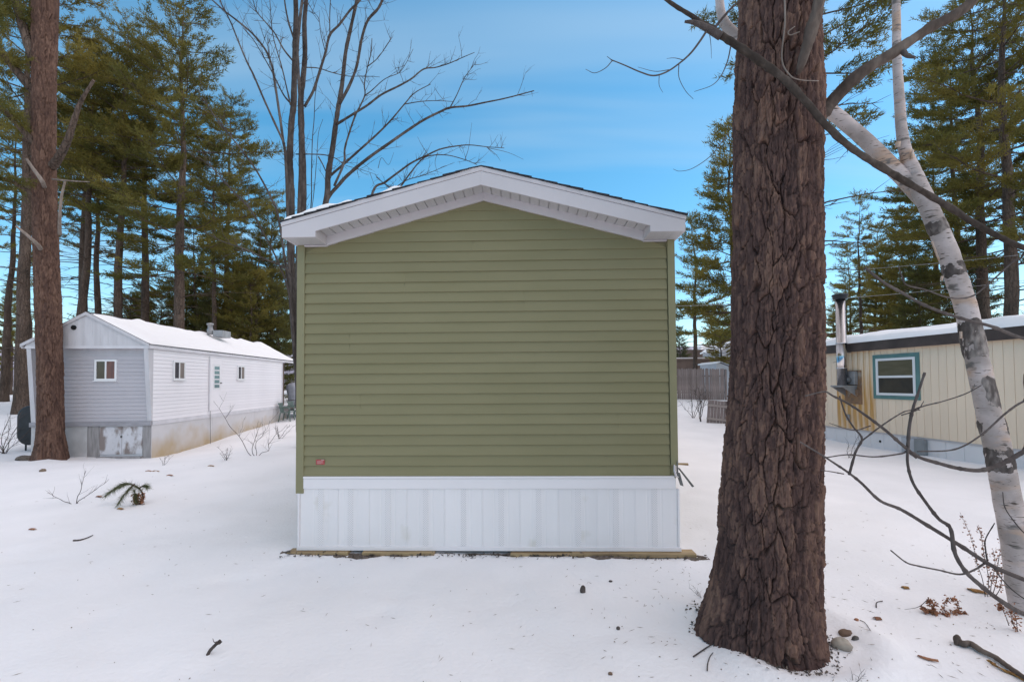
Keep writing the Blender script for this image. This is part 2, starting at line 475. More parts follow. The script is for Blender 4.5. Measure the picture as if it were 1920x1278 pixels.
def build_house():
    root = thing('mobile_home', 'olive green sided home end with white gable trim and white skirting', 'mobile home', (-0.309, 5.15, 0.0), R(-1.6))
    HW, LEN = 2.132, 15.8
    Z0, ZE, ZA = 0.84, 3.45, 3.93          # siding bottom, eave, gable apex under the frieze
    m = 0.267
    # wall core
    MB().prism([(-HW + .02, .09), (HW - .02, .09), (HW - .02, ZE + .05), (0, ZA + .09), (-HW + .02, ZE + .05)], 0.012, LEN - .012, 1).build('wall', M['olive_trim'], root)
    # siding courses
    nb, ch = 27, 0.1147
    for k in range(nb):
        z0 = Z0 + k * ch
        z1 = z0 + ch
        def xr(z): return min(HW - .089, (ZA + .035 - z) / m)
        xb, xt = xr(z0), xr(z1)
        if xb < 0.05: break
        xt = max(xt, 0.01)
        for front in (True, False):
            ya, s = (0.0, -1) if front else (LEN, 1)
            prof = [(0.001, z1 + .004), (-0.001, z1), (0.0165, z0 + .007), (0.0178, z0 + .003), (0.0165, z0), (0.0, z0)]
            rw = random.Random(900 + k // 2 + (0 if front else 50))
            seam = rw.uniform(-.75, .75) if (k // 2) % 3 != 1 else None
            n = len(prof)
            pieces = [(-1.0, 1.0, 0.0)] if seam is None or xt < 1.6 else [(-1.0, seam, .0014), (seam - .002, 1.0, 0.0)]
            rj = random.Random(70 + k)
            for ua, ub, proud in pieces:
                ns = max(3, int(22 * (ub - ua) / 2))
                v = []
                for q in range(ns + 1):
                    u = ua + (ub - ua) * q / ns
                    jy, jz = rj.uniform(-.0007, .0007), rj.uniform(-.0011, .0011)
                    for d, z in prof:
                        t = min(1, max(0, (z - z0) / ch))
                        v.append((u * (xb + (xt - xb) * t), ya + s * (d + (jy + proud) * (1 - t)), z + jz * (1 - t)))
                f = [tuple(range(n)), tuple(ns * n + i for i in range(n - 1, -1, -1))] + [(q * n + i, q * n + (i + 1) % n, (q + 1) * n + (i + 1) % n, (q + 1) * n + i) for q in range(ns) for i in range(n)]
                MB().add(v, f).build('siding_board', M['olive'], root)
    # long side walls: the same courses running back
    mesh_side = {}
    for sx in (-1, 1):
        for k in range(23):
            z0 = Z0 + k * ch; z1 = min(z0 + ch, ZE)
            if sx not in mesh_side:
                prof = [(0, ch), (0.012, .006), (0.012, 0), (0.0, 0)]
                v = [(sx * (HW - .02 + d), yy, z) for yy in (.09, LEN - .09) for d, z in prof]
                n = 4
                f = [tuple(range(n)), tuple(range(2 * n - 1, n - 1, -1))] + [(i, (i + 1) % n, n + (i + 1) % n, n + i) for i in range(n)]
                mesh_side[sx] = MB().add(v, f).mesh('side_board', M['olive'])
            o = link('siding_board', mesh_side[sx], root); o.location = (0, 0, z0)
    # corner posts
    MB().box(-HW, -HW + .088, -.022, .09, .647, ZE + .02).build('corner_post', M['olive_trim'], root, .004)
    MB().box(HW - .080, HW, -.022, .09, .95, ZE + .02).build('corner_post', M['olive_trim'], root, .004)
    for sx in (-1, 1):
        MB().box(min(sx * HW, sx * (HW - .088)), max(sx * HW, sx * (HW - .088)), LEN - .09, LEN + .022, .75, ZE + .02).build('corner_post', M['olive_trim'], root, .004)
    # skirt band
    MB().box(-2.043, 2.10, -.026, .02, .700, .812).build('skirt_band', M['skirt_trim'], root, .003)
    MB().box(-2.043, 2.085, -.034, .02, .8145, .838).build('skirt_cap', M['skirt_trim'], root, .003)
    # skirting panels
    edges = [-2.085, -1.655]
    strips = [602, 657.8, 728, 798.5, 869.4, 940, 1010, 1084, 1154.7, 1227]
    sx = [on_plane(root, 1, 0, p, 970).x for p in strips]
    edges = [-2.085, (sx[0] + sx[1]) / 2 + .03]
    for a, b in zip(sx[1:-1], sx[2:]):
        edges.append((a + b) / 2)
    edges.append(2.115)
    for k in range(len(edges) - 1):
        a, b = edges[k] + .0003, edges[k + 1] - .0003
        c = sx[k]
        prof = [(a, 0.012), (a, -.008), (a + .01, -.010), (c - .09, -.010), (c - .082, -.0085), (c - .073, -.0085), (c - .065, -.010),
                (c - .030, -.010), (c + .030, -.010), (c + .065, -.010), (c + .073, -.0085), (c + .082, -.0085), (c + .09, -.010), (b - .012, -.010), (b - .006, -.012), (b, -.012), (b, .012)]
        pp = [q for i, q in enumerate(prof) if a - 1e-6 <= q[0] <= b + 1e-6]
        pan = MB().prism(pp, .058, .702, 2).build('skirt_panel', M['white_skirt'], root)
        st = MB().box(-.030, .030, -.0025, 0.0, .066, .698).build('vent_strip', M['perf'], pan)
        st.location = (c, -.0105, 0)
    MB().box(2.117, 2.14, -.020, .10, .05, .699).build('skirt_corner', M['skirt_trim'], root, .003)
    MB().box(-2.11, -2.087, -.020, .10, .05, .699).build('skirt_corner', M['skirt_trim'], root, .003)
    MB().box(-2.115, 2.150, -.028, .02, .018, .062).build('skirt_rail', M['skirt_trim'], root, .003)
    for s in (-1, 1):
        MB().box(s * 2.10 - .006, s * 2.10 + .006, .102, LEN - .1, -.08, .82).build('side_skirt', M['white_skirt'], root)
    MB().box(-2.09, 2.09, LEN - .01, LEN + .0, -.5, .83).build('side_skirt', M['white_skirt'], root)
    # roof: rake fascia, soffits, frieze
    EV, mr, OV = 2.152, 0.262, 0.315
    ft = lambda x: 4.18 - mr * abs(x)          # fascia top
    fb = lambda x: 3.985 - mr * abs(x)         # fascia bottom
    zbox, xbox = 3.452, 1.785
    for yy, s in ((-OV, 1), (LEN + OV, -1)):
        for sx_ in (-1, 1):
            o = MB().prism([(0, ft(0) - .046), (sx_ * EV, ft(EV) - .046), (sx_ * EV, zbox), (sx_ * xbox, zbox), (sx_ * xbox, fb(xbox)), (0, fb(0))], yy, yy + s * .025, 1)
            o.build('rake_fascia', M['white_trim'], root, .002)
            MB().prism([(0, ft(0)), (sx_ * (EV + .006), ft(EV + .006)), (sx_ * (EV + .006), ft(EV) - .044), (0, ft(0) - .044)], yy - s * .008, yy + s * .03, 1).build('drip_edge', M['white_trim'], root, .002)
    # rake soffit panels
    npan = 17
    for sx_ in (-1, 1):
        w = xbox / npan
        pm = None
        for k in range(npan):
            xa, xb = k * w, (k + 1) * w
            g = .0015
            za, zb = fb(xa) + .030, fb(xb) + .030
            if pm is None:
                v = []
                for yy in (-OV + .026, -.004):
                    for (x, dz) in ((g, 0), (w - .012, 0), (w - .010, .010), (w, .010), (w, .020), (g, .020)):
                        v.append((sx_ * x, yy, fb(xa) - fb(0) + 0.03 + dz - mr * x))
                n = 6
                f = [tuple(range(n)), tuple(range(2 * n - 1, n - 1, -1))] + [(i, (i + 1) % n, n + (i + 1) % n, n + i) for i in range(n)]
                pm = MB().add(v, f).mesh('soffit_panel', M['white_soffit'])
            o = link('soffit_panel', pm, root)
            o.location = (sx_ * xa, 0, fb(xa))
        # frieze board
        MB().prism([(0, 4.022), (sx_ * (xbox + .0), 4.022 - mr * xbox), (sx_ * (xbox + .0), 3.44), (sx_ * (xbox - .02), 3.452), (0, 3.932)], -.038, -.001, 1).build('frieze_board', M['white_trim'], root, .003)
        MB().box(min(sx_ * (xbox + .002), sx_ * 2.044), max(sx_ * (xbox + .002), sx_ * 2.044), -.034, -.001, 3.436, zbox - .002).build('frieze_board', M['white_trim'], root)
        # boxed eave return
        MB().box(min(sx_ * xbox, sx_ * (xbox + .012)), max(sx_ * xbox, sx_ * (xbox + .012)), -OV + .026, -.001, zbox + .001, 3.60).build('return_side', M['white_trim'], root)
        for k in range(4):
            a = xbox + .014 + k * .083
            b = min(a + .081, EV - .026)
            MB().box(min(sx_ * a, sx_ * b), max(sx_ * a, sx_ * b), -OV + .026, -.002, zbox + .003, zbox + .012).build('soffit_panel', M['white_soffit'], root)
        # eave fascia along the side
        MB().box(min(sx_ * (EV - .024), sx_ * EV), max(sx_ * (EV - .024), sx_ * EV), -OV + .026, LEN + OV - .026, zbox, ft(EV) - .012).build('eave_fascia', M['white_trim'], root)
    for sx_ in (-1, 1):
        MB().prism([(sx_ * (EV - .03), ft(EV - .03) - .004), (0, ft(0) - .004), (0, ft(0) - .05), (sx_ * (EV - .03), ft(EV - .03) - .05)], -OV + .035, LEN + OV - .035, 1).build('roof_deck', M['raw_wood'], root)
    # shingle courses (each laps the one below)
    slope = math.sqrt(1 + mr * mr)
    ncs = 16
    for sx_ in (-1, 1):
        for k in range(ncs):
            xa = EV + .018 - k * (EV + .018) / ncs
            xb = max(EV + .018 - (k + 1.25) * (EV + .018) / ncs, 0.0)
            jit = random.Random(k * 7 + (sx_ > 0)).uniform(-.010, .010)
            za, zb = ft(xa) + .003, ft(xb) + .003
            pts = [(sx_ * xa, za), (sx_ * xb, zb), (sx_ * xb, zb + .006), (sx_ * xa, za + .016)]
            o = MB().prism(pts, -OV - .022 + jit, LEN + OV + .02, 1).build('shingle_course', M['shingle'], root)
    # snow left on the roof
    rng = np.random.default_rng(4)
    for sx_ in (-1, 1):
        nx, ny = 60, 220
        u = np.linspace(0.04, EV - .01, nx)
        y_s = -OV + (-.012 if sx_ < 0 else .10)
        vv = np.concatenate([y_s + np.array([0, .008, .018, .03, .05, .08]), np.linspace(y_s + .12, LEN + OV - .05, ny - 6)])
        Xg, Yg = np.meshgrid(u, vv)
        th = 0.045 + 0.05 * fbm(Xg * 3.1 + 5 * sx_, Yg * 2.2, 40, 3)
        thin = 0.50 * np.exp(-((Yg + OV) / .35) ** 2) * (0.5 + fbm(Xg * 4 + 7, Yg * 3, 51, 2)) * .16
        th = th - thin
        if sx_ < 0:
            th = th + (.020 * sstep0(.85, 1.2, Xg) * (1 - sstep0(1.7, 1.95, Xg)) * (.4 + 1.6 * np.clip(fbm(Xg * 6, Yg * 2, 61, 2) + .4, 0, 1)) - 0.045 * (1 - sstep0(.6, 1.2, Xg))) * np.exp(-((Yg + OV) / .3) ** 2)
        else:
            th = th - 0.08 * np.exp(-((Yg + OV) / .4) ** 2)
        edge = np.minimum(np.minimum(Xg - .04, EV - .01 - Xg), np.minimum((Yg - vv[0]) * 3.5, vv[-1] - Yg)) / .06
        th = th * np.clip(edge, 0, 1) ** .5 - .006 * (edge <= 0)
        Zg = ft(Xg) + .012 + np.maximum(th, -.012)
        v = np.stack([sx_ * Xg.ravel(), Yg.ravel(), Zg.ravel()], 1)
        i, j = np.meshgrid(np.arange(nx - 1), np.arange(ny - 1)); i = i.ravel(); j = j.ravel()
        f = np.stack([j * nx + i, j * nx + i + 1, (j + 1) * nx + i + 1, (j + 1) * nx + i], 1)
        o = link('roof_snow', fast_mesh('roof_snow', v, f if sx_ > 0 else f[:, ::-1], 4, [M['roof_snow']], True), root)
    # certification sticker, bottom left
    c = on_plane(root, 1, -.014, 601, 865.5)
    st = MB().box(c.x - .048, c.x + .048, -.0225, -.0150, c.z - .027, c.z + .027).build('sticker', M['sticker'], root)
    st['label'] = 'small red rectangular sticker with pale unreadable print'
    pr = MB()
    for a, b, dz in ((-.038, .034, .012), (-.038, .028, .002), (-.036, .036, -.008), (-.034, .014, -.016)):
        pr.box(c.x + a, c.x + b, -.0235, -.0225, c.z + dz - .0018, c.z + dz + .0018)
    pr.box(c.x + .012, c.x + .046, -.0238, -.0225, c.z + .020, c.z + .027)
    pr.build('sticker_print', M['sticker_pale'], st)
    # torn flashing and clip at the right lower corner
    a = on_plane(root, 1, 0.0, 1268, 880)
    fl = MB()
    fl.hexa([(a.x + dx, dy, a.z + dz) for dx, dy, dz in ((.0, -.03, -.02), (.012, -.03, -.03), (.0, .0, -.02), (.012, 0, -.03), (.0, -.03, .10), (.01, -.03, .10), (.0, 0, .10), (.01, 0, .10))])
    fl.build('corner_clip', M['grey_flash'], root)
    MB().hexa([(a.x + dx, dy, a.z + dz) for dx, dy, dz in ((.150, -.06, -.178), (.172, -.06, -.170), (.150, -.045, -.178), (.172, -.045, -.170),
               (.006, -.03, .028), (.030, -.03, .020), (.006, -.015, .028), (.030, -.015, .020))]).build('torn_flashing', M['grey_flash'], root)
    MB().hexa([(a.x + dx, dy, a.z + dz) for dx, dy, dz in ((.028, -.05, -.16), (.060, -.05, -.17), (.028, -.03, -.16), (.060, -.03, -.17),
               (-.01, -.03, -.02), (.030, -.03, -.03), (-.01, -.015, -.02), (.030, -.015, -.03))]).build('torn_flashing', M['dark_metal'], root)
    MB().tube([(a.x - .03, -.032, a.z + .06), (a.x - .035, -.040, a.z + .0), (a.x - .02, -.040, a.z - .06), (a.x + .01, -.040, a.z - .075)], [.008, .010, .012, .006], 8).build('corner_clip', M['white_trim'], root)
    return root
house = build_house()

def build_house_base():
    """bare planks and thawed strip of soil at the foot of the skirting"""
    inv = house.matrix_basis
    def W(x, y, z): return inv @ Vector((x, y, z))
    specs = [(-2.20, -1.52, 'light wooden plank under the skirting at the left corner'), (-1.36, -.56, 'short wooden plank under the skirting left of centre'),
             (.28, 1.02, 'wooden plank under the skirting right of centre'), (.95, 2.29, 'long yellow plank jutting past the right corner of the skirting')]
    for i, (a, b, lab) in enumerate(specs):
        dz = -.028 if i != 2 else -.036
        o = MB().box(a, b, -.075 - .012 * (i == 3), .06, dz, dz + .042).build('plank', M['raw_wood'], None, .003)
        o.matrix_basis = inv.copy()
        tag(o, lab, 'plank', 'planks at the foot of the skirting')
    # soil strip
    n = 240
    xs = np.linspace(-2.28, 2.38, n)
    rows = np.linspace(0, 1, 9)
    v = []
    w_out_ = 0.095 + 0.10 * fbm(xs * 3.1, xs * 0 + 1.5, 77, 3) + .02 * (xs > 1)
    gap = np.clip((fbm(xs * 1.6 + 3, xs * 0 + 9.0, 79, 2) + .34) * 4, 0, 1)
    w_out_ = w_out_ * gap
    wm = np.array(inv)
    for r_ in rows:
        y = -.02 - w_out_ * r_ * 1.15
        px = wm[0, 0] * xs + wm[0, 1] * y + wm[0, 3]; py = wm[1, 0] * xs + wm[1, 1] * y + wm[1, 3]
        z = gz(px, py) + .010 * (1 - r_ ** 4) + .022 * fbm(xs * 16, y * 16, 80, 3) * (1 - r_ ** 6) - .012 * (r_ ** 6)
        v.append(np.stack([px, py, z], 1))
    v = np.concatenate(v)
    i, j = np.meshgrid(np.arange(n - 1), np.arange(8)); i = i.ravel(); j = j.ravel()
    f = np.stack([j * n + i, (j + 1) * n + i, (j + 1) * n + i + 1, j * n + i + 1], 1)
    o = link('bare_soil', fast_mesh('bare_soil', v, f, 4, [M['soil']], True))
    tag(o, 'thawed brown strip of soil along the foot of the skirting', kind='stuff')
    # crumbs
    rng = np.random.default_rng(8)
    V, Fc = [], []
    for k in range(420):
        x = rng.uniform(-2.25, 2.4); y = -.04 - abs(rng.normal(0, .07))
        p = W(x, y, 0); z = G(p.x, p.y) + .006
        s = rng.uniform(.004, .016)
        d = rng.normal(size=(4, 3)) * s
        o_ = len(V)
        V.extend([(p.x + a[0], p.y + a[1], z + abs(a[2])) for a in d]); Fc.extend([(o_, o_ + 1, o_ + 2), (o_, o_ + 2, o_ + 3), (o_, o_ + 3, o_ + 1)])
    o = link('soil_crumbs', fast_mesh('soil_crumbs', np.array(V), np.array(Fc), 3, [M['soil']]))
    tag(o, 'scattered brown crumbs of soil and bark beside the skirting', kind='stuff')
build_house_base()
# ------------------------------------------------------------------ bark and foliage materials
def bark_material(name, cols, rough=0.9, fine=70.0, attr=True, bump=0.5, plates=None):
    """cols: three intrinsic bark colours; the plate tone attribute (or noise) picks between them"""
    m = bpy.data.materials.new(name)
    nt, b = nodes_of(m); N, L = nt.nodes, nt.links
    b.inputs['Roughness'].default_value = rough
    b.inputs['Specular IOR Level'].default_value = 0.15
    tc = N.new('ShaderNodeTexCoord')
    n1 = N.new('ShaderNodeTexNoise'); n1.inputs['Scale'].default_value = fine * .35; n1.inputs['Detail'].default_value = 6
    mp = N.new('ShaderNodeMapping'); mp.inputs['Scale'].default_value = (1, 1, 0.4)
    L.new(tc.outputs['Object'], mp.inputs['Vector']); L.new(mp.outputs[0], n1.inputs['Vector'])
    rp = N.new('ShaderNodeValToRGB')
    rp.color_ramp.elements[0].position = 0.12; rp.color_ramp.elements[0].color = (*cols[0], 1)
    rp.color_ramp.elements[1].position = 0.88; rp.color_ramp.elements[1].color = (*cols[2], 1)
    e = rp.color_ramp.elements.new(0.5); e.color = (*cols[1], 1)
    add = N.new('ShaderNodeMath'); add.operation = 'ADD'
    if attr:
        at = N.new('ShaderNodeAttribute'); at.attribute_name = 'tone'
        ml = N.new('ShaderNodeMath'); ml.operation = 'MULTIPLY_ADD'; ml.inputs[1].default_value = 0.75; ml.inputs[2].default_value = -0.12
        L.new(at.outputs['Fac'], ml.inputs[0]); L.new(ml.outputs[0], add.inputs[0])
    else:
        n2 = N.new('ShaderNodeTexNoise'); n2.inputs['Scale'].default_value = 2.6; n2.inputs['Detail'].default_value = 3
        ml = N.new('ShaderNodeMath'); ml.operation = 'MULTIPLY_ADD'; ml.inputs[1].default_value = 1.3; ml.inputs[2].default_value = -0.40
        L.new(mp.outputs[0], n2.inputs['Vector']); L.new(n2.outputs['Fac'], ml.inputs[0]); L.new(ml.outputs[0], add.inputs[0])
    m2 = N.new('ShaderNodeMath'); m2.operation = 'MULTIPLY_ADD'; m2.inputs[1].default_value = 0.9; m2.inputs[2].default_value = -0.20
    L.new(n1.outputs['Fac'], m2.inputs[0]); L.new(m2.outputs[0], add.inputs[1])
    L.new(add.outputs[0], rp.inputs['Fac']); L.new(rp.outputs['Color'], b.inputs['Base Color'])
    hgt = n1.outputs['Fac']
    if plates:
        vo = N.new('ShaderNodeTexVoronoi'); vo.feature = 'DISTANCE_TO_EDGE'; vo.inputs['Scale'].default_value = plates
        mp2 = N.new('ShaderNodeMapping'); mp2.inputs['Scale'].default_value = (1, 1, 0.28)
        L.new(tc.outputs['Object'], mp2.inputs['Vector'])
        wv = N.new('ShaderNodeVectorMath'); wv.operation = 'ADD'
        n3 = N.new('ShaderNodeTexNoise'); n3.inputs['Scale'].default_value = 6.0
        L.new(tc.outputs['Object'], n3.inputs['Vector'])
        sc = N.new('ShaderNodeVectorMath'); sc.operation = 'SCALE'; sc.inputs['Scale'].default_value = 0.12
        L.new(n3.outputs['Color'], sc.inputs[0]); L.new(mp2.outputs[0], wv.inputs[0]); L.new(sc.outputs[0], wv.inputs[1])
        L.new(wv.outputs[0], vo.inputs['Vector'])
        mr_ = N.new('ShaderNodeMapRange'); mr_.inputs['From Max'].default_value = 0.16
        L.new(vo.outputs['Distance'], mr_.inputs['Value'])
        ad = N.new('ShaderNodeMath'); ad.operation = 'MULTIPLY_ADD'; ad.inputs[1].default_value = 0.25
        L.new(n1.outputs['Fac'], ad.inputs[0]); L.new(mr_.outputs[0], ad.inputs[2])
        hgt = ad.outputs[0]
    bp = N.new('ShaderNodeBump'); bp.inputs['Strength'].default_value = bump; bp.inputs['Distance'].default_value = 0.035 if plates else 0.010
    L.new(hgt, bp.inputs['Height']); L.new(bp.outputs[0], b.inputs['Normal'])
    return m

M['bark_big'] = bark_material('pine_bark_big', [(0.042, 0.027, 0.026), (0.098, 0.058, 0.050), (0.195, 0.115, 0.085)], bump=1.0)
M['bark_red'] = bark_material('pine_bark_red', [(0.060, 0.036, 0.031), (0.110, 0.064, 0.049), (0.175, 0.105, 0.078)], bump=.9)
M['bark_far'] = bark_material('pine_bark_far', [(0.060, 0.048, 0.040), (0.110, 0.078, 0.062), (0.17, 0.125, 0.10)], attr=False, bump=1.0, plates=9.0)
M['bark_grey'] = bark_material('grey_bark', [(0.055, 0.048, 0.045), (0.110, 0.098, 0.092), (0.20, 0.185, 0.175)], attr=False, bump=0.7, fine=60)
M['twig'] = bark_material('twig_bark', [(0.050, 0.040, 0.038), (0.090, 0.073, 0.068), (0.15, 0.125, 0.115)], attr=False, bump=0.4, fine=120)
M['limb_wood'] = bark_material('limb_bark', [(0.055, 0.042, 0.035), (0.105, 0.080, 0.067), (0.19, 0.15, 0.125)], attr=False, bump=1.0, fine=60)
M['dead_wood2'] = bark_material('mossy_dead_wood', [(0.028, 0.022, 0.019), (0.055, 0.043, 0.036), (0.12, 0.095, 0.082)], attr=False, bump=0.6, fine=70)
M['dead_wood'] = bark_material('dead_wood', [(0.13, 0.10, 0.085), (0.22, 0.18, 0.155), (0.32, 0.27, 0.24)], attr=False, bump=0.5, fine=60)

def foliage_material(name, c1, c2, c3=None):
    m = bpy.data.materials.new(name)
    nt, b = nodes_of(m); N, L = nt.nodes, nt.links
    out = [n for n in N if n.type == 'OUTPUT_MATERIAL'][0]
    b.inputs['Roughness'].default_value = 0.6; b.inputs['Specular IOR Level'].default_value = 0.25
    tc = N.new('ShaderNodeTexCoord'); oi = N.new('ShaderNodeObjectInfo')
    no = N.new('ShaderNodeTexNoise'); no.inputs['Scale'].default_value = 0.55; no.inputs['Detail'].default_value = 4
    L.new(tc.outputs['Object'], no.inputs['Vector'])
    ad = N.new('ShaderNodeMath'); ad.operation = 'MULTIPLY_ADD'; ad.inputs[1].default_value = 0.30; ad.inputs[2].default_value = -0.15
    L.new(oi.outputs['Random'], ad.inputs[0])
    s = N.new('ShaderNodeMath'); s.operation = 'ADD'; L.new(no.outputs['Fac'], s.inputs[0]); L.new(ad.outputs[0], s.inputs[1])
    rp = N.new('ShaderNodeValToRGB')
    rp.color_ramp.elements[0].position = 0.33; rp.color_ramp.elements[0].color = (*c1, 1)
    rp.color_ramp.elements[1].position = 0.68; rp.color_ramp.elements[1].color = (*c2, 1)
    L.new(s.outputs[0], rp.inputs['Fac']); L.new(rp.outputs['Color'], b.inputs['Base Color'])
    tr = N.new('ShaderNodeBsdfTranslucent'); L.new(rp.outputs['Color'], tr.inputs['Color'])
    mx = N.new('ShaderNodeMixShader'); mx.inputs['Fac'].default_value = 0.5
    L.new(b.outputs[0], mx.inputs[1]); L.new(tr.outputs[0], mx.inputs[2]); L.new(mx.outputs[0], out.inputs['Surface'])
    return m
M['needles'] = foliage_material('pine_needles', (0.120, 0.118, 0.030), (0.265, 0.212, 0.050))
M['needles_dark'] = foliage_material('dark_needles', (0.066, 0.078, 0.027), (0.135, 0.130, 0.038))

def worley(u, v, ncol, seed):
    """u in cells (periodic ncol), v in cells: edge distance and a random number per cell"""
    iu = np.floor(u).astype(np.int64); iv = np.floor(v).astype(np.int64)
    f1 = np.full(u.shape, 9.0); f2 = np.full(u.shape, 9.0); cid = np.zeros(u.shape)
    for dj in (-1, 0, 1):
        for di in (-1, 0, 1):
            ci = iu + di; cj = iv + dj
            cm = np.mod(ci, ncol); s = np.full_like(ci, seed)
            cx = ci + 0.12 + 0.76 * hash01(cm, cj, s); cy = cj + 0.08 + 0.84 * hash01(cm, cj, s + 5)
            d = np.sqrt((u - cx) ** 2 + (v - cy) ** 2)
            idv = hash01(cm, cj, s + 11)
            closer = d < f1
            f2 = np.where(closer, f1, np.minimum(f2, d))
            cid = np.where(closer, idv, cid)
            f1 = np.where(closer, d, f1)
    return f2 - f1, cid

def sstep(a, b, x):
    t = np.clip((x - a) / (b - a), 0, 1)
    return t * t * (3 - 2 * t)

def bark_trunk(name, rows, nth, dz_fine, z_fine, ncol, ch, depth, mt, parent, seed=1, lobes=None, nz_top=24):
    """rows: (z, cx, cy, r). A trunk of plated bark as one mesh"""
    rows = np.array(rows, float)
    zf = np.arange(rows[0, 0], z_fine, dz_fine)
    zt = np.linspace(z_fine, rows[-1, 0], nz_top)
    Zs = np.concatenate([zf, zt])
    cx = np.interp(Zs, rows[:, 0], rows[:, 1]); cy = np.interp(Zs, rows[:, 0], rows[:, 2]); rr = np.interp(Zs, rows[:, 0], rows[:, 3])
    # smooth the radius profile
    ker = np.hanning(25); ker /= ker.sum()
    def sm(a):
        e = np.concatenate([np.full(12, a[0]), a, np.full(12, a[-1])]); return np.convolve(e, ker, 'valid')
    nf = len(zf)
    for arr in (cx, cy, rr):
        arr[:nf] = sm(arr[:nf])
    th = np.arange(nth) * 2 * np.pi / nth
    TH, ZZ = np.meshgrid(th, Zs)
    RR = rr[:, None] * np.ones_like(TH)
    if lobes:
        for a0, amp, zh, wd in lobes:
            dth = np.angle(np.exp(1j * (TH - a0)))
            RR = RR + amp * np.exp(-(dth / wd) ** 2) * np.exp(-np.clip(ZZ, 0, None) / zh)
    ua = TH / (2 * np.pi) * ncol; vb = ZZ / ch
    # periodic warp
    c_, s_ = np.cos(TH) * 1.7, np.sin(TH) * 1.7
    wx = fbm(c_ + ZZ * 1.9, s_ - ZZ * 1.3, seed + 21, 3); wy = fbm(c_ * 1.6 - ZZ * 1.7 + 5, s_ * 1.6 + ZZ * 2.1, seed + 31, 3)
    wx2 = fbm(c_ * 6 + ZZ * 11, s_ * 6 - ZZ * 9, seed + 23, 2)
    e1, id1 = worley(ua + 0.9 * wx + .22 * wx2, vb + 0.7 * wy, ncol, seed)
    e2, id2 = worley(ua * 2 + 0.9 * wx + 3 + .3 * wx2, vb * 2.1 + 0.8 * wy, ncol * 2, seed + 3)
    e3, id3 = worley(ua * 5 + 1.5 * wx2, vb * 4.5 + wy, ncol * 5, seed + 7)
    wv = .5 + fbm(c_ * 2.2 + ZZ * 2.3, s_ * 2.2 - ZZ * 1.9, seed + 51, 2)          # furrows open and close along their run
    groove = sstep(0.0, 0.05 + .08 * np.clip(wv, 0, 1), e1)
    sub = sstep(0.0, 0.07, e2)
    fine = sstep(0.0, 0.12, e3)
    n4 = fbm(c_ * 14 + ZZ * 17, s_ * 14 - ZZ * 15, seed + 41, 3)
    n5 = fbm(c_ * 46 + ZZ * 13, s_ * 46 - ZZ * 11, seed + 47, 2)
    deep = .50 + .50 * sstep(.30, .62, wv)
    disp = depth * deep * (groove - 1) * .95 + depth * .24 * (id1 - .5) * groove + depth * 0.36 * ((sub - 1) * .8 + .55 * (id2 - .5)) * groove + depth * .14 * ((fine - 1) * .6 + .8 * (id3 - .5)) + depth * .14 * n4 + depth * .24 * n5
    scale = np.clip(rr / rr[0:nf].mean(), 0.15, 1)[:, None]
    RR = RR + disp * scale
    X = cx[:, None] + RR * np.cos(TH); Yy = cy[:, None] + RR * np.sin(TH)
    v = np.stack([X.ravel(), Yy.ravel(), ZZ.ravel()], 1)
    nz = len(Zs)
    i = np.arange(nz - 1)[:, None]; k = np.arange(nth)[None, :]; kk = (k + 1) % nth
    f = np.stack([i * nth + k, i * nth + kk, (i + 1) * nth + kk, (i + 1) * nth + k], -1).reshape(-1, 4)
    tone = 0.5 + 0.40 * (id1 - .5) + 0.30 * (id2 - .5) + .45 * (id3 - .5)
    me = fast_mesh(name, v, f, 4, [mt], True, {'tone': tone.ravel()})
    return link(name, me, parent)

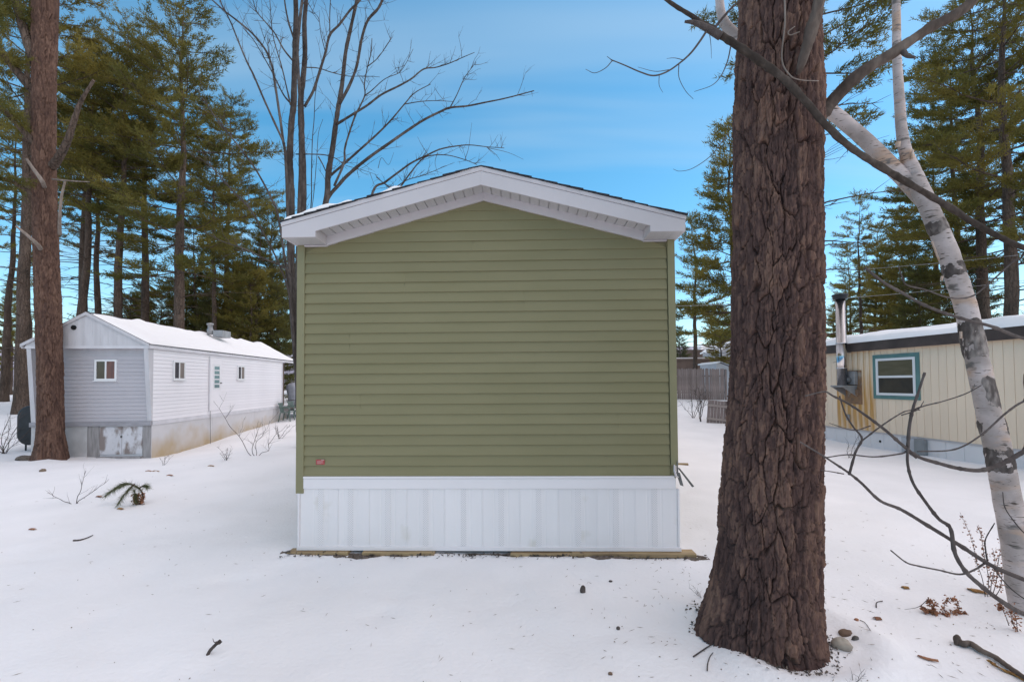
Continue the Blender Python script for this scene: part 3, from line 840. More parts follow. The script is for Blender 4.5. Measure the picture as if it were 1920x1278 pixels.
# ------------------------------------------------------------------ big pine on the right, close to the camera
def build_big_pine():
    YC = 3.46
    edge = [(0, 1385, 1542), (100, 1378, 1546), (200, 1372, 1549), (350, 1373, 1546), (500, 1372, 1547), (700, 1368, 1548), (800, 1361, 1547),
            (900, 1353, 1546), (1000, 1347, 1544), (1060, 1341, 1543), (1110, 1331, 1544), (1150, 1322, 1546), (1180, 1316, 1548)]
    base = P(1437, 1180, YC)
    root = thing('pine_tree', 'massive pine trunk with deeply plated brown bark in the right foreground', 'tree', (base.x, YC, 0))
    rows = []
    for py, l, r in reversed(edge):
        x_, z_, r_ = disc(l, r, py, YC)
        rows.append((z_, x_ - base.x, 0, r_ - .004))
    z_lo = rows[0][0]
    rows = [(-0.30, rows[0][1], 0, rows[0][3] * 1.10)] + rows + [(7.0, rows[-1][1] - .02, .05, .27), (12.0, -.1, .1, .16), (16.0, -.1, .1, .05)]
    lobes = [(R(180), .075, .16, .45), (R(-115), .0, .16, .4), (R(-55), .02, .16, .45), (R(20), .03, .14, .5), (R(110), .10, .2, .5)]
    bark_trunk('trunk', rows, 500, .0080, 4.95, 23, .36, .055, M['bark_big'], root, 5, lobes)
    # limb leaving to the upper right
    def Lp(px, py, Y):
        p = P(px, py, Y); return (p.x - base.x, p.y - YC, p.z)
    rng = random.Random(2)
    pth = smooth_path([Lp(1530, 225, 3.42), Lp(1560, 190, 3.36), Lp(1610, 140, 3.25), Lp(1680, 96, 3.15), (Lp(1740, 55, 3.1)), Lp(1800, 22, 3.05), Lp(1850, -25, 3.0), Lp(1930, -110, 2.95)], 8)
    rad = np.interp(np.linspace(0, 1, len(pth)), [0, .12, .3, .6, 1], [.066, .046, .038, .032, .024]) * (1 + .10 * np.array([rng.uniform(-1, 1) for _ in range(len(pth))]))
    pth = smooth_path(pth, 3); rad = np.interp(np.linspace(0, 1, len(pth)), np.linspace(0, 1, len(rad)), rad)
    v_, f_ = rough_tube(pth, rad, 22, .13, 200)
    link('limb', fast_mesh('limb', v_, f_, 4, [M['limb_wood']], True), root)
    pth = smooth_path([Lp(1690, 92, 3.14), Lp(1700, 104, 3.1), Lp(1716, 108, 3.06)], 5)
    MB().tube(pth, np.linspace(.022, .008, len(pth)), 8).build('limb_stub', M['twig'], root, fix=False)
    # broken limb hanging down the front of the trunk from above the frame
    pth = smooth_path([Lp(1548, -60, 2.98), Lp(1532, 20, 3.02), Lp(1517, 70, 3.06), Lp(1503, 120, 3.10), Lp(1496, 140, 3.14)], 8)
    pth = smooth_path(pth, 3)
    v_, f_ = rough_tube(pth, np.interp(np.linspace(0, 1, len(pth)), [0, .6, 1], [.040, .036, .010]), 20, .16, 220)
    link('limb', fast_mesh('limb', v_, f_, 4, [M['limb_wood']], True), root)
    pth = smooth_path([Lp(1470, -30, 3.12), Lp(1472, 40, 3.10), Lp(1466, 110, 3.115), Lp(1480, 140, 3.10), Lp(1500, 150, 3.11), Lp(1535, 152, 3.16)], 6)
    MB().tube(pth, np.linspace(.007, .003, len(pth)), 6).build('dead_twig', M['dead_wood'], root, fix=False)
    pth = smooth_path([Lp(1490, 50, 3.12), Lp(1478, 60, 3.11), Lp(1482, 66, 3.11), Lp(1499, 60, 3.12)], 6)
    MB().tube(pth, .004, 6).build('dead_twig', M['dead_wood'], root, fix=False)
    return root, base, YC
big_pine, BPB, BPY = build_big_pine()

# dead branch lodged against the big pine, crossing the whole right side
def lodged_branch():
    pts = [(1180, -60, 3.02), (1250, 0, 3.02), (1300, 32, 3.02), (1345, 62, 3.01), (1400, 97, 3.0), (1460, 140, 3.0), (1510, 190, 3.0), (1550, 236, 3.02), (1600, 280, 3.08), (1680, 330, 3.16),
           (1760, 376, 3.22), (1830, 420, 3.28), (1890, 452, 3.33), (1960, 480, 3.40), (2040, 520, 3.45)]
    rng = random.Random(5)
    p3 = [P(*q) for q in pts]
    root = thing('dead_branch', 'long dead grey branch lodged diagonally across the big pine trunk', 'branch', p3[5])
    o = p3[5]
    loc = [p - o for p in p3]
    path = smooth_path(loc, 7)
    rad = np.interp(np.linspace(0, 1, len(path)), [0, .1, .16, .24, .45, .7, .9, 1], [.009, .013, .016, .024, .022, .020, .017, .013]) * (1 + .12 * np.array([rng.uniform(-1, 1) for _ in range(len(path))]))
    path = smooth_path(path, 3); rad = np.interp(np.linspace(0, 1, len(path)), np.linspace(0, 1, len(rad)), rad)
    v_, f_ = rough_tube(path, rad, 20, .13, 210)
    link('stem', fast_mesh('stem', v_, f_, 4, [M['dead_wood2']], True), root)
    def tw(pl, r0, r1, name='twig'):
        q = smooth_path([P(*a) - o for a in pl], 6)
        MB().tube(q, np.linspace(r0, r1, len(q)), 6).build(name, M['twig'], root, fix=False)
    tw([(1352, 68, 3.0), (1320, 50, 3.0), (1300, 42, 3.0), (1284, 41, 3.0)], .028, .008, 'broken_stub')
    tw([(1325, 58, 3.0), (1312, 78, 2.98), (1295, 100, 2.96), (1275, 118, 2.94), (1250, 135, 2.92), (1225, 142, 2.9), (1200, 135, 2.88), (1170, 122, 2.87), (1145, 112, 2.86)], .0075, .003)
    tw([(1148, 114, 2.86), (1135, 128, 2.86), (1115, 137, 2.86), (1098, 130, 2.86)], .003, .0015)
    tw([(1150, 115, 2.86), (1138, 106, 2.86)], .003, .0015)
    tw([(1273, 119, 2.94), (1273, 145, 2.94), (1285, 170, 2.94), (1300, 186, 2.94)], .003, .0014)
    tw([(1236, 141, 2.9), (1236, 160, 2.9), (1243, 174, 2.9)], .0025, .001)
    tw([(1282, 113, 2.94), (1265, 109, 2.93), (1250, 110, 2.92)], .0025, .001)
    tw([(1255, 131, 2.92), (1228, 134, 2.9), (1196, 126, 2.9)], .0025, .001)
    tw([(1370, 88, 2.99), (1364, 115, 2.97), (1352, 142, 2.95), (1335, 160, 2.93), (1302, 172, 2.91)], .0045, .0015)
    tw([(1336, 58, 3.0), (1350, 40, 2.98), (1372, 15, 2.96), (1390, 0, 2.95)], .009, .006)
    tw([(1330, 60, 3.0), (1333, 85, 2.99), (1334, 110, 2.99)], .003, .001)
    tw([(1365, 250, 3.0), (1335, 290, 2.98), (1300, 315, 2.96), (1275, 321, 2.95), (1262, 317, 2.95)], .003, .0012)
    return root
lodged_branch()

# ------------------------------------------------------------------ birch
def birch_material():
    m = bpy.data.materials.new('birch_bark')
    nt, b = nodes_of(m); N, L = nt.nodes, nt.links
    b.inputs['Roughness'].default_value = 0.6; b.inputs['Specular IOR Level'].default_value = 0.2
    tc = N.new('ShaderNodeTexCoord')
    def noise(sc, st, det=4):
        mp = N.new('ShaderNodeMapping'); mp.inputs['Scale'].default_value = st
        L.new(tc.outputs['Object'], mp.inputs['Vector'])
        n = N.new('ShaderNodeTexNoise'); n.inputs['Scale'].default_value = sc; n.inputs['Detail'].default_value = det
        L.new(mp.outputs[0], n.inputs['Vector']); return n.outputs['Fac']
    def ramp(f, a, bb):
        r = N.new('ShaderNodeMapRange'); r.inputs['From Min'].default_value = a; r.inputs['From Max'].default_value = bb
        L.new(f, r.inputs['Value']); return r.outputs[0]
    def mix(fac, a, c):
        x = N.new('ShaderNodeMix'); x.data_type = 'RGBA'; L.new(fac, x.inputs['Factor'])
        if isinstance(a, tuple): x.inputs['A'].default_value = (*a, 1)
        else: L.new(a, x.inputs['A'])
        x.inputs['B'].default_value = (*c, 1); return x.outputs['Result']
    c = mix(ramp(noise(3, (1, 1, 1.2)), .40, .58), (0.54, 0.46, 0.44), (0.33, 0.28, 0.26))
    c = mix(ramp(noise(2.2, (1, 1, 2.6)), .56, .66), c, (0.47, 0.33, 0.25))
    c = mix(ramp(noise(5.0, (1, 1, 2.2), 6), .60, .66), c, (0.17, 0.15, 0.14))
    c = mix(ramp(noise(9.0, (1.2, 1.2, 9.0), 2), .64, .69), c, (0.09, 0.07, 0.06))
    c = mix(ramp(noise(30.0, (1.0, 1.0, 6.0), 2), .66, .72), c, (0.15, 0.12, 0.105))
    L.new(c, b.inputs['Base Color'])
    bp = N.new('ShaderNodeBump'); bp.inputs['Strength'].default_value = 0.5; bp.inputs['Distance'].default_value = 0.006
    L.new(noise(14, (1, 1, 5), 5), bp.inputs['Height']); L.new(bp.outputs[0], b.inputs['Normal'])
    return m
M['birch'] = birch_material()
M['birch_scar'] = bark_material('birch_scar', [(0.045, 0.038, 0.035), (0.12, 0.10, 0.092), (0.40, 0.35, 0.32)], attr=False, bump=1.0, fine=90)
M['birch_curl'] = pmat('birch_curl', (0.44, 0.31, 0.22), (0.50, 0.42, 0.37), scale=14.0, rough=0.6)

def build_birch():
    YB = 3.80
    base = ground_hit(1908, 1132); base.y = base.y
    main = [(1925, 1165, 3.72), (1912, 1100, 3.72), (1905, 1040, 3.73), (1893, 960, 3.74), (1880, 890, 3.75), (1866, 820, 3.77), (1853, 770, 3.78), (1838, 700, 3.8), (1824, 640, 3.82), (1812, 580, 3.84), (1796, 530, 3.86), (1776, 470, 3.88), (1757, 425, 3.90), (1735, 375, 3.92), (1712, 330, 3.94)]
    wid = [30, 29, 29, 30, 30, 29, 27, 26, 25, 25, 25, 24, 23, 22, 23]
    p0 = P(*main[0])
    root = thing('birch_tree', 'leaning white birch with peeling bark and a forked top', 'tree', (p0.x, p0.y, G(p0.x, p0.y)))
    o = Vector(root.location)
    def L3(q): return P(*q) - o
    def sweep(name, pts, radii, sides=40, per=14, mt=None, rough=.03, seed=0):
        path = smooth_path([L3(q) for q in pts], per)
        t = np.linspace(0, 1, len(path))
        rad = np.interp(t, np.linspace(0, 1, len(radii)), radii)
        v, f = tube_arrays(path, rad, sides)
        n = len(path)
        cen = np.repeat(path, sides, 0)
        k = np.tile(np.arange(sides), n) * 2 * np.pi / sides
        zz = np.repeat(np.arange(n), sides) / per
        nz = fbm(np.cos(k) * 1.5 + zz * 3.1, np.sin(k) * 1.5 + zz * 1.7, 60 + seed, 3)
        v = cen + (v - cen) * (1 + rough * 2 * nz)[:, None]
        return link(name, fast_mesh(name, v, f, 4, [mt or M['birch']], True), root)
    sweep('trunk', main, [w / F * q[2] * .66 for w, q in zip(wid, main)], 44, 16)
    # forks
    sweep('fork', [(1728, 362, 3.94), (1712, 322, 3.96), (1698, 285, 3.97), (1690, 240, 3.98), (1686, 180, 4.0), (1682, 110, 4.02), (1681, 40, 4.04), (1680, -40, 4.06), (1682, -200, 4.1)],
          [.064, .056, .047, .041, .038, .034, .032, .030, .028], 32, 12, seed=2)
    sweep('fork', [(1735, 378, 3.96), (1700, 340, 3.99), (1665, 305, 4.02), (1625, 265, 4.05), (1590, 235, 4.08), (1562, 212, 4.1), (1500, 165, 4.14), (1430, 110, 4.18), (1385, 72, 4.2), (1358, 42, 4.22), (1349, 0, 4.24), (1350, -60, 4.26), (1345, -200, 4.28)],
          [.064, .063, .062, .060, .058, .058, .058, .056, .053, .042, .037, .035, .03], 28, 10, seed=4)
    # rough black scars: lumpy collars hugging the trunk
    def collar(py0, py1, grow, seed, cover=1.0, a0=0.0):
        path_m = smooth_path([L3(q) for q in main], 16)
        pys = np.interp(np.linspace(0, 1, len(path_m)), np.linspace(0, 1, len(main)), [q[1] for q in main])
        rad_m = np.interp(np.linspace(0, 1, len(path_m)), np.linspace(0, 1, len(main)), [w / F * q[2] * .66 for w, q in zip(wid, main)])
        sel = np.where((pys <= py0 + 8) & (pys >= py1 - 8))[0]
        tt = np.linspace(sel[0], sel[-1], 26)
        path = np.stack([np.interp(tt, np.arange(len(path_m)), path_m[:, c]) for c in range(3)], 1)
        rad = np.interp(tt, np.arange(len(path_m)), rad_m)
        sides = 48
        v, f = tube_arrays(path, rad, sides)
        n = 26
        cen = np.repeat(path, sides, 0)
        k = np.tile(np.arange(sides), n) * 2 * np.pi / sides
        zz = np.repeat(np.linspace(0, 1, n), sides)
        nz = fbm(np.cos(k) * 3 + zz * 4, np.sin(k) * 3 + zz * 3, seed, 4)
        prof = np.minimum(zz, 1 - zz) / .18
        keep = np.clip(prof, 0, 1) * np.clip((np.cos(k - a0) + cover) * 2.0, 0, 1)
        nz2 = np.clip(keep + .5 * nz - .25, -.3, 1)
        v = cen + (v - cen) * (1 + grow * (nz2 + .9 * nz * keep) - .012)[:, None]
        link('bark_scar', fast_mesh('bark_scar', v, f, 4, [M['birch_scar']], True), root)
    collar(668, 606, .10, 71, 1.4)
    collar(812, 788, .08, 72, .7, 1.0)
    collar(880, 842, .06, 73, .5, 4.0)
    collar(432, 420, .06, 74, .9, 4.0)
    collar(512, 500, .06, 75, .9, 4.0)
    collar(765, 712, .05, 76, .15, 5.4)
    # bark curls at the fork and along the edge
    rng = random.Random(9)
    def curl(px, py, Y, r, h, ang, tilt):
        c = L3((px, py, Y))
        n = 12; v = []
        for i in range(n):
            a = ang + i / (n - 1) * 4.2
            rr = r * (1 - .35 * i / n)
            for zz in (-h / 2, h / 2):
                v.append((c.x + rr * math.cos(a) + zz * tilt, c.y + rr * math.sin(a), c.z + zz))
        f = [(2 * i, 2 * i + 2, 2 * i + 3, 2 * i + 1) for i in range(n - 1)]
        ob = MB().add(v, f, True).build('bark_curl', M['birch_curl'], root, fix=False)
        sd = ob.modifiers.new('thick', 'SOLIDIFY'); sd.thickness = .0025
    curl(1684, 272, 3.92, .022, .05, 2.2, .1); curl(1709, 290, 3.90, .016, .07, 4.0, .2)
    curl(1754, 470, 3.86, .008, .16, 2.6, -.35); curl(1783, 455, 3.85, .010, .08, 5.5, -.5)
    curl(1766, 522, 3.84, .011, .04, 2.8, .2); curl(1862, 748, 3.74, .011, .07, 5.2, -.2); curl(1802, 628, 3.79, .010, .06, 2.6, 0)
    return root
birch = build_birch()

# ------------------------------------------------------------------ pine generator for the woods
def pine_meshes(seed, H, cb, Rm, tr, dead_from=2.0, whorl=0.75, per=4, shape='tall', needle=.20, dens=1.0, droop=0.12, fol='needles', lean=0.0):
    """returns (trunk mesh, branch mesh, crown mesh); H height, cb crown base, Rm limb length, tr trunk radius"""
    rng = np.random.default_rng(seed)
    nz = 26
    zs = np.linspace(-.4, H, nz)
    off = np.cumsum(rng.normal(0, .05, (nz, 2)), 0) * (np.linspace(0, 1, nz)[:, None] ** .5)
    off[:, 0] += lean * zs
    rad = tr * np.clip(1 - (np.clip(zs, 0, None) / H) ** 1.15, .03, 1) * (1 + .35 * np.exp(-np.clip(zs, 0, None) / .35)) * (1 + rng.normal(0, .03, nz))
    path = np.stack([off[:, 0], off[:, 1], zs], 1)
    tv, tf = tube_arrays(path, rad, 14)
    tmesh = fast_mesh('trunk', tv, tf, 4, [M['bark_far']], True)
    BV, BF, nb = [], [], 0
    TP, TD = [], []
    def centre(z): return np.array([np.interp(z, zs, off[:, 0]), np.interp(z, zs, off[:, 1]), z])
    def add_tube(p, r, sides):
        nonlocal nb
        v, f = tube_arrays(p, r, sides)
        BV.append(v); BF.append(f + nb); nb += len(v)
    z = dead_from
    while z < cb:                              # dead bare limbs
        if rng.random() < .8:
            az = rng.uniform(0, 2 * np.pi); L = rng.uniform(.3, 1.0) * Rm * .8
            up = rng.uniform(-.1, .35)
            t = np.linspace(0, 1, 6)[:, None]
            d = np.array([np.cos(az), np.sin(az), up])
            p = centre(z) + d * L * t + np.array([0, 0, -.25 * L]) * t ** 2 + rng.normal(0, .03, (6, 3)) * t * L * .6
            add_tube(p, np.linspace(tr * .09 + .008, .006, 6), 4)
            for _ in range(rng.integers(3, 7)):
                i = rng.integers(2, 5); a2 = az + rng.choice([-1, 1]) * rng.uniform(.5, 1.1)
                l2 = rng.uniform(.2, .45) * L
                q = p[i] + np.array([np.cos(a2), np.sin(a2), rng.uniform(-.2, .3)]) * l2 * np.linspace(0, 1, 4)[:, None] + rng.normal(0, .02, (4, 3))
                add_tube(q, np.linspace(.014, .006, 4), 3)
        z += rng.uniform(.16, .42)
    z = cb
    while z < H - .3:
        t_h = (z - cb) / (H - cb)
        if shape == 'tall': prof = (1 - t_h ** 1.6) * (.65 + .35 * np.sin(min(1, t_h * 2.2) * np.pi / 2)) + .10
        elif shape == 'cone': prof = (1 - t_h) ** .85 + .06
        else: prof = np.sqrt(max(0, 1 - (2 * t_h - .9) ** 2)) * .9 + .12
        n = rng.integers(max(2, per - 1), per + 2)
        a0 = rng.uniform(0, 2 * np.pi)
        for k in range(n):
            az = a0 + k * 2 * np.pi / n + rng.normal(0, .28)
            L = Rm * prof * rng.uniform(.55, 1.12)
            if L < .25: continue
            up0 = rng.uniform(-.05, .25) + .5 * t_h
            m_ = 7
            t = np.linspace(0, 1, m_)[:, None]
            d = np.array([np.cos(az), np.sin(az), up0])
            curve = np.array([0, 0, 1.0]) * (droop * L * (1.1 * t ** 2.4 - 1.5 * t))
            p = centre(z + rng.normal(0, .1)) + d * L * t + curve + rng.normal(0, .022, (m_, 3)) * L * t
            add_tube(p, np.linspace(.012 + .018 * L / 2.5, .006, m_), 5)
            # side shoots in the limb's own plate
            side = np.array([-np.sin(az), np.cos(az), 0.0])
            ns = max(4, int(L / .17 * dens))
            for s in np.linspace(.28, 1.0, ns):
                s = np.clip(s + rng.normal(0, .03), .2, 1.0)
                pp = np.array([np.interp(s, t[:, 0], p[:, c]) for c in range(3)])
                sg = rng.choice([-1, 1])
                ang = rng.uniform(.45, 1.05)
                out_ = d * np.cos(ang) + side * sg * np.sin(ang)
                l2 = (.22 + .42 * L * (1 - s) * .75 + .20) * rng.uniform(.6, 1.25)
                if s > .97: out_ = d.copy(); l2 = .3
                out_ = out_ + np.array([0, 0, rng.uniform(-.06, .22)])
                out_ /= np.linalg.norm(out_)
                nt_ = max(2, int(l2 / .105))
                tt = np.linspace(.18, 1, nt_)[:, None]
                q = pp + out_ * l2 * tt + np.array([0, 0, .10]) * l2 * tt ** 2
                if l2 > .35:
                    add_tube(np.vstack([pp, q[-1]]), [.008, .004], 3)
                TP.append(q + rng.normal(0, .025, q.shape)); TD.append(np.repeat(out_[None, :], nt_, 0))
        z += whorl * rng.uniform(.7, 1.3) * (1 - .35 * t_h)
    TP = np.concatenate(TP); TD = np.concatenate(TD)
    K = 8
    n = len(TP)
    dirs = TD[:, None, :] * .75 + rng.normal(0, .55, (n, K, 3)) + np.array([0, 0, .28])
    dirs /= np.linalg.norm(dirs, axis=2, keepdims=True)
    ln = needle * rng.uniform(.65, 1.25, (n, K, 1))
    sidev = np.cross(dirs, rng.normal(0, 1, (n, K, 3))); sidev /= np.linalg.norm(sidev, axis=2, keepdims=True) + 1e-9
    w = .018 * rng.uniform(.7, 1.4, (n, K, 1))
    base = TP[:, None, :] + rng.normal(0, .055, (n, K, 3))
    a = base - sidev * w; b = base + sidev * w; c = base + dirs * ln
    v = np.stack([a, b, c], 2).reshape(-1, 3)
    f = np.arange(len(v)).reshape(-1, 3)
    cmesh = fast_mesh('crown', v, f, 3, [M[fol]])
    bmesh_ = fast_mesh('branches', np.concatenate(BV), np.concatenate(BF), 4, [M['bark_far']], True)
    return tmesh, bmesh_, cmesh

PV = {
    'tallA': pine_meshes(11, 25, 12.5, 4.6, .28, 2.5, .95, 4, 'tall', dens=.95),
    'tallB': pine_meshes(12, 26, 13.5, 4.2, .29, 3.0, 1.0, 4, 'tall', dens=.95),
    'tallC': pine_meshes(13, 24, 12.0, 4.4, .28, 2.5, 1.15, 4, 'tall', dens=.95),
    'lush': pine_meshes(14, 22, 7.0, 5.0, .29, 2.0, 1.05, 4, 'tall', dens=1.0, droop=.18),
    'mid': pine_meshes(15, 13, 3.0, 2.8, .18, 1.5, .55, 4, 'cone', dens=1.1),
    'mid2': pine_meshes(16, 12, 2.0, 2.4, .16, 1.0, .50, 4, 'round', dens=1.1),
    'thin': pine_meshes(17, 15, 7.5, 1.9, .15, 2.0, .70, 3, 'tall', dens=.9),
    'hemlock': pine_meshes(18, 11, .8, 2.5, .16, .5, .40, 5, 'cone', needle=.13, dens=1.2, droop=.22, fol='needles_dark'),
    'lone': pine_meshes(19, 12.5, 4.2, 2.2, .17, 2.5, .95, 4, 'cone', dens=1.1),
}
print('tris crown', {k: len(v[2].polygons) for k, v in PV.items()})

def place_pine(var, px, Y, label, rot=0.0, sc=1.0, scz=None, lean=(0, 0), group='pines in the woods', zoff=0.0, x=None, name='pine_tree'):
    X = P(px, 700, Y).x if x is None else x
    t = thing(name, label, 'tree', (X, Y, G(X, Y) + zoff), 0, group)
    t.rotation_euler = (lean[1], lean[0], rot)
    t.scale = (sc, sc, scz or sc)
    for nm, me in zip(('trunk', 'branches', 'crown'), PV[var]):
        o = link(nm, me, t)
        if nm != 'trunk': o['kind'] = 'stuff'
    return t
# left group behind the white home
place_pine('tallB', 40, 23, 'mossy straight pine trunk at the far left edge behind the reddish pine', .4, 1.0)
place_pine('tallC', 138, 26, 'slender pine leaning right just behind the white home gable', 1.9, .95, lean=(.075, 0))
place_pine('tallA', 221, 27, 'straight pine rising behind the white home roof ridge', 3.0, .95)
place_pine('lush', 331, 26, 'tall full crowned pine with pale bark behind the white home', .9, 1.12)
place_pine('tallC', 188, 34, 'distant pine showing between the leaning and the straight trunk', 4.4, .95)
place_pine('thin', 402, 29, 'thin pale trunked pine right of the full crowned pine', 2.0, 1.2)
place_pine('tallC', 8, 33, 'pine cut by the left picture edge', .3, .9)
place_pine('mid', 432, 33, 'bushy young pine above the far half of the white roof', 1.1, .95)
place_pine('mid2', 470, 30, 'round olive pine above the white roof end', 2.2, .75)
place_pine('mid', 508, 36, 'young pine with layered boughs beside the bare maple stems', 3.6, 1.2)
place_pine('mid2', 365, 36, 'low bushy pine filling the gap under the full crowned pine', 4.1, .85)
place_pine('mid2', 300, 33, 'low bushy pine behind the white home roof vent', 5.5, .70)
place_pine('hemlock', 255, 38, 'low dark conifer right of the straight trunk', 5.5, .9)
place_pine('hemlock', 520, 31, 'dark conifer right behind the porch end of the white home', 1.0, .75)
place_pine('mid', 452, 42, 'far pine top above the white roof end', .2, 1.0)
place_pine('hemlock', 400, 31, 'dark conifer low behind the white roof middle', 2.4, .72)
place_pine('mid', 20, 48, 'far young pine low at the left edge', 4.0, .9)
place_pine('thin', 60, 44, 'far thin pine beside the mossy trunk', 1.5, 1.0)
place_pine('mid', 590, 45, 'pine top peeking over the left roof slope', 2.5, 1.35)
place_pine('mid', 348, 42, 'far pine seen through the gap right of the full crowned pine', 2.6, .9)
place_pine('mid2', 242, 33, 'low olive pine between the straight pine and the roof vent', 1.7, .66)
place_pine('hemlock', 452, 37, 'dark conifer behind the vent end of the white roof', 3.0, .95)
place_pine('mid2', 500, 40, 'olive pine deep behind the porch end', 5.2, .95)
place_pine('thin', 372, 34, 'thin bare stemmed pine beside the full crowned pine', .6, .95)
place_pine('thin', 478, 34, 'thin pine above the porch end of the white home', 2.8, .9)
place_pine('mid2', 160, 40, 'low far pine behind the gable of the white home', .9, .62)
place_pine('mid2', 196, 44, 'low far pine between leaning and straight trunks', 3.9, .66)
place_pine('mid', 262, 46, 'far pine right of the straight trunk above the roof', 2.9, .8)
place_pine('tallA', 272, 30, 'tall pine filling the gap between the straight and the full crowned pine', 5.3, 1.0)
place_pine('tallB', 425, 36, 'tall pine set back to the right of the full crowned pine', 1.2, .95)
place_pine('tallB', 155, 31, 'tall dark pine just right of the leaning trunk', 2.7, .98)
place_pine('mid', 385, 38, 'yellow green young pine between the vent and the full crowned pine', 5.0, .85)
# right group
place_pine('tallB', 1800, 31, 'tall pine behind the fork of the birch', 4.2, .95)
place_pine('mid', 1590, 42, 'young far pine between the big trunk and the chimney', 4.4, .8)
place_pine('mid', 1655, 37, 'young far pine right of the chimney below the shrub branch', 1.0, .85)
place_pine('lone', 1303, 33, 'slim pine with layered boughs beside the right corner of the green home', .7, 1.05)
place_pine('mid', 1378, 27, 'pine partly hidden by the big trunk, tip left of it', 2.7, 1.30)
place_pine('mid2', 1352, 40, 'low round pine behind the picket fence', 3.1, .62)
place_pine('hemlock', 1278, 46, 'small conifer against the hill at the house corner', 1.3, .6)
place_pine('tallC', 1515, 17, 'tall pine hidden behind the big trunk with boughs reaching past it', 4.9, .98)
place_pine('lush', 1846, 26, 'full pine behind the right home roof', .5, 1.12)
place_pine('lush', 1905, 22, 'dark trunked pine at the right picture edge', 3.9, 1.12)
place_pine('tallC', 1985, 26, 'pine whose boughs enter from beyond the right edge', 2.0, 1.0)
place_pine('lush', 1760, 35, 'full pine further back between birch and right edge', 5.0, .95)
place_pine('mid', 1700, 30, 'young pine above the right home roof beside the birch', 1.8, .95)
place_pine('mid', 1668, 42, 'pointed pine behind the birch trunk base of fork', 3.3, 1.05)
place_pine('thin', 1618, 34, 'thin pine behind the metal chimney', .9, 1.0)
place_pine('thin', 1640, 38, 'thin far pine right of the chimney', 2.5, .95)
place_pine('thin', 1596, 46, 'spindly far pine just right of the big trunk', 4.0, 1.0)
place_pine('mid', 1565, 50, 'small far conifer left of the metal chimney', 5.0, .72)
place_pine('hemlock', 1735, 27, 'dark conifer right above the snowy roof left of the birch', 2.0, .82)
place_pine('hemlock', 1805, 29, 'dark conifer right above the snowy roof behind the birch', 4.0, .95)
# ------------------------------------------------------------------ materials for the neighbours
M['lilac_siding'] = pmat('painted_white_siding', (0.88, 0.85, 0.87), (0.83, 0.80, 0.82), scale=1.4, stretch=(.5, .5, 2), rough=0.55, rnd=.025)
M['end_siding'] = pmat('shade_toned_siding', (0.50, 0.475, 0.505), (0.44, 0.42, 0.445), scale=1.4, stretch=(.5, .5, 2), rough=0.55, rnd=.03)  # end wall's shade put into the colour: darker copy of the white siding
M['end_trim'] = pmat('shade_toned_trim', (0.50, 0.49, 0.52), (0.43, 0.42, 0.45), scale=3.0, rough=0.6)  # same painted-in shade for the end header panel, darker than the side trim
M['lilac_trim'] = pmat('painted_trim', (0.70, 0.685, 0.715), (0.62, 0.605, 0.63), scale=3.0, rough=0.6)
M['gable_paint'] = pmat('weathered_gable', (0.60, 0.585, 0.61), (0.53, 0.515, 0.535), scale=3.0, stretch=(3, 3, .35), rough=0.65, rnd=.012)
M['belt_grey'] = pmat('grey_belt', (0.36, 0.35, 0.38), (0.27, 0.26, 0.28), scale=6.0, stretch=(.5, 1, 2), rough=0.6)
M['peeling'] = pmat('peeling_paint', (0.64, 0.63, 0.66), (0.58, 0.57, 0.60), scale=4.0, rough=0.7, c3=(0.26, 0.215, 0.20), c3scale=3.2, c3lo=.47, c3hi=.60, c3stretch=(1.3, 1, .75))
M['bare_board'] = pmat('bare_grey_board', (0.25, 0.235, 0.235), (0.36, 0.34, 0.34), scale=5.0, stretch=(3, 3, .5), rough=0.8)
M['concrete'] = pmat('painted_block', (0.56, 0.55, 0.56), (0.46, 0.45, 0.455), scale=3.0, rough=0.8)
M['glass'] = pmat('window_glass', (0.035, 0.037, 0.04), (0.06, 0.055, 0.05), scale=2.0, rough=0.06, spec=0.6)
M['curtain'] = pmat('red_brown_curtain', (0.20, 0.10, 0.085), (0.13, 0.075, 0.07), scale=5.0, stretch=(6, 6, .4), rough=0.35)
M['blind'] = pmat('pale_blind', (0.24, 0.19, 0.16), (0.17, 0.14, 0.125), scale=5.0, stretch=(6, 6, .4), rough=0.35)
M['louver'] = pmat('louver_glass', (0.10, 0.16, 0.17), (0.15, 0.21, 0.21), scale=3.0, rough=0.1, spec=.6)
M['cream'] = pmat('cream_siding', (0.88, 0.71, 0.54), (0.83, 0.66, 0.50), scale=2.0, stretch=(2, 2, .5), rough=0.6, rnd=.03)
M['brown_fascia'] = pmat('dark_brown_fascia', (0.055, 0.040, 0.036), (0.085, 0.064, 0.058), scale=3.0, rough=0.5)
M['teal'] = pmat('teal_trim', (0.10, 0.21, 0.205), (0.13, 0.25, 0.24), scale=4.0, rough=0.6)
M['vinyl_white'] = pmat('white_window_frame', (0.78, 0.78, 0.79), rough=0.4)
M['steel'] = pmat('stainless_pipe', (0.62, 0.62, 0.64), (0.45, 0.45, 0.47), scale=4.0, stretch=(3, 3, .5), rough=0.22, metal=1.0)
M['galv'] = pmat('galvanised_box', (0.36, 0.36, 0.37), (0.27, 0.27, 0.28), scale=6.0, rough=0.5, metal=.3)
M['rusty_box'] = pmat('rusty_box', (0.30, 0.17, 0.09), (0.20, 0.13, 0.09), scale=8.0, rough=0.8, c3=(.34, .29, .24), c3scale=4.0)
M['meter'] = pmat('grey_meter', (0.27, 0.28, 0.29), (0.22, 0.23, 0.235), scale=4.0, rough=0.5)
M['black'] = pmat('black_paint', (0.018, 0.02, 0.024), (0.03, 0.033, 0.04), scale=4.0, rough=0.45)
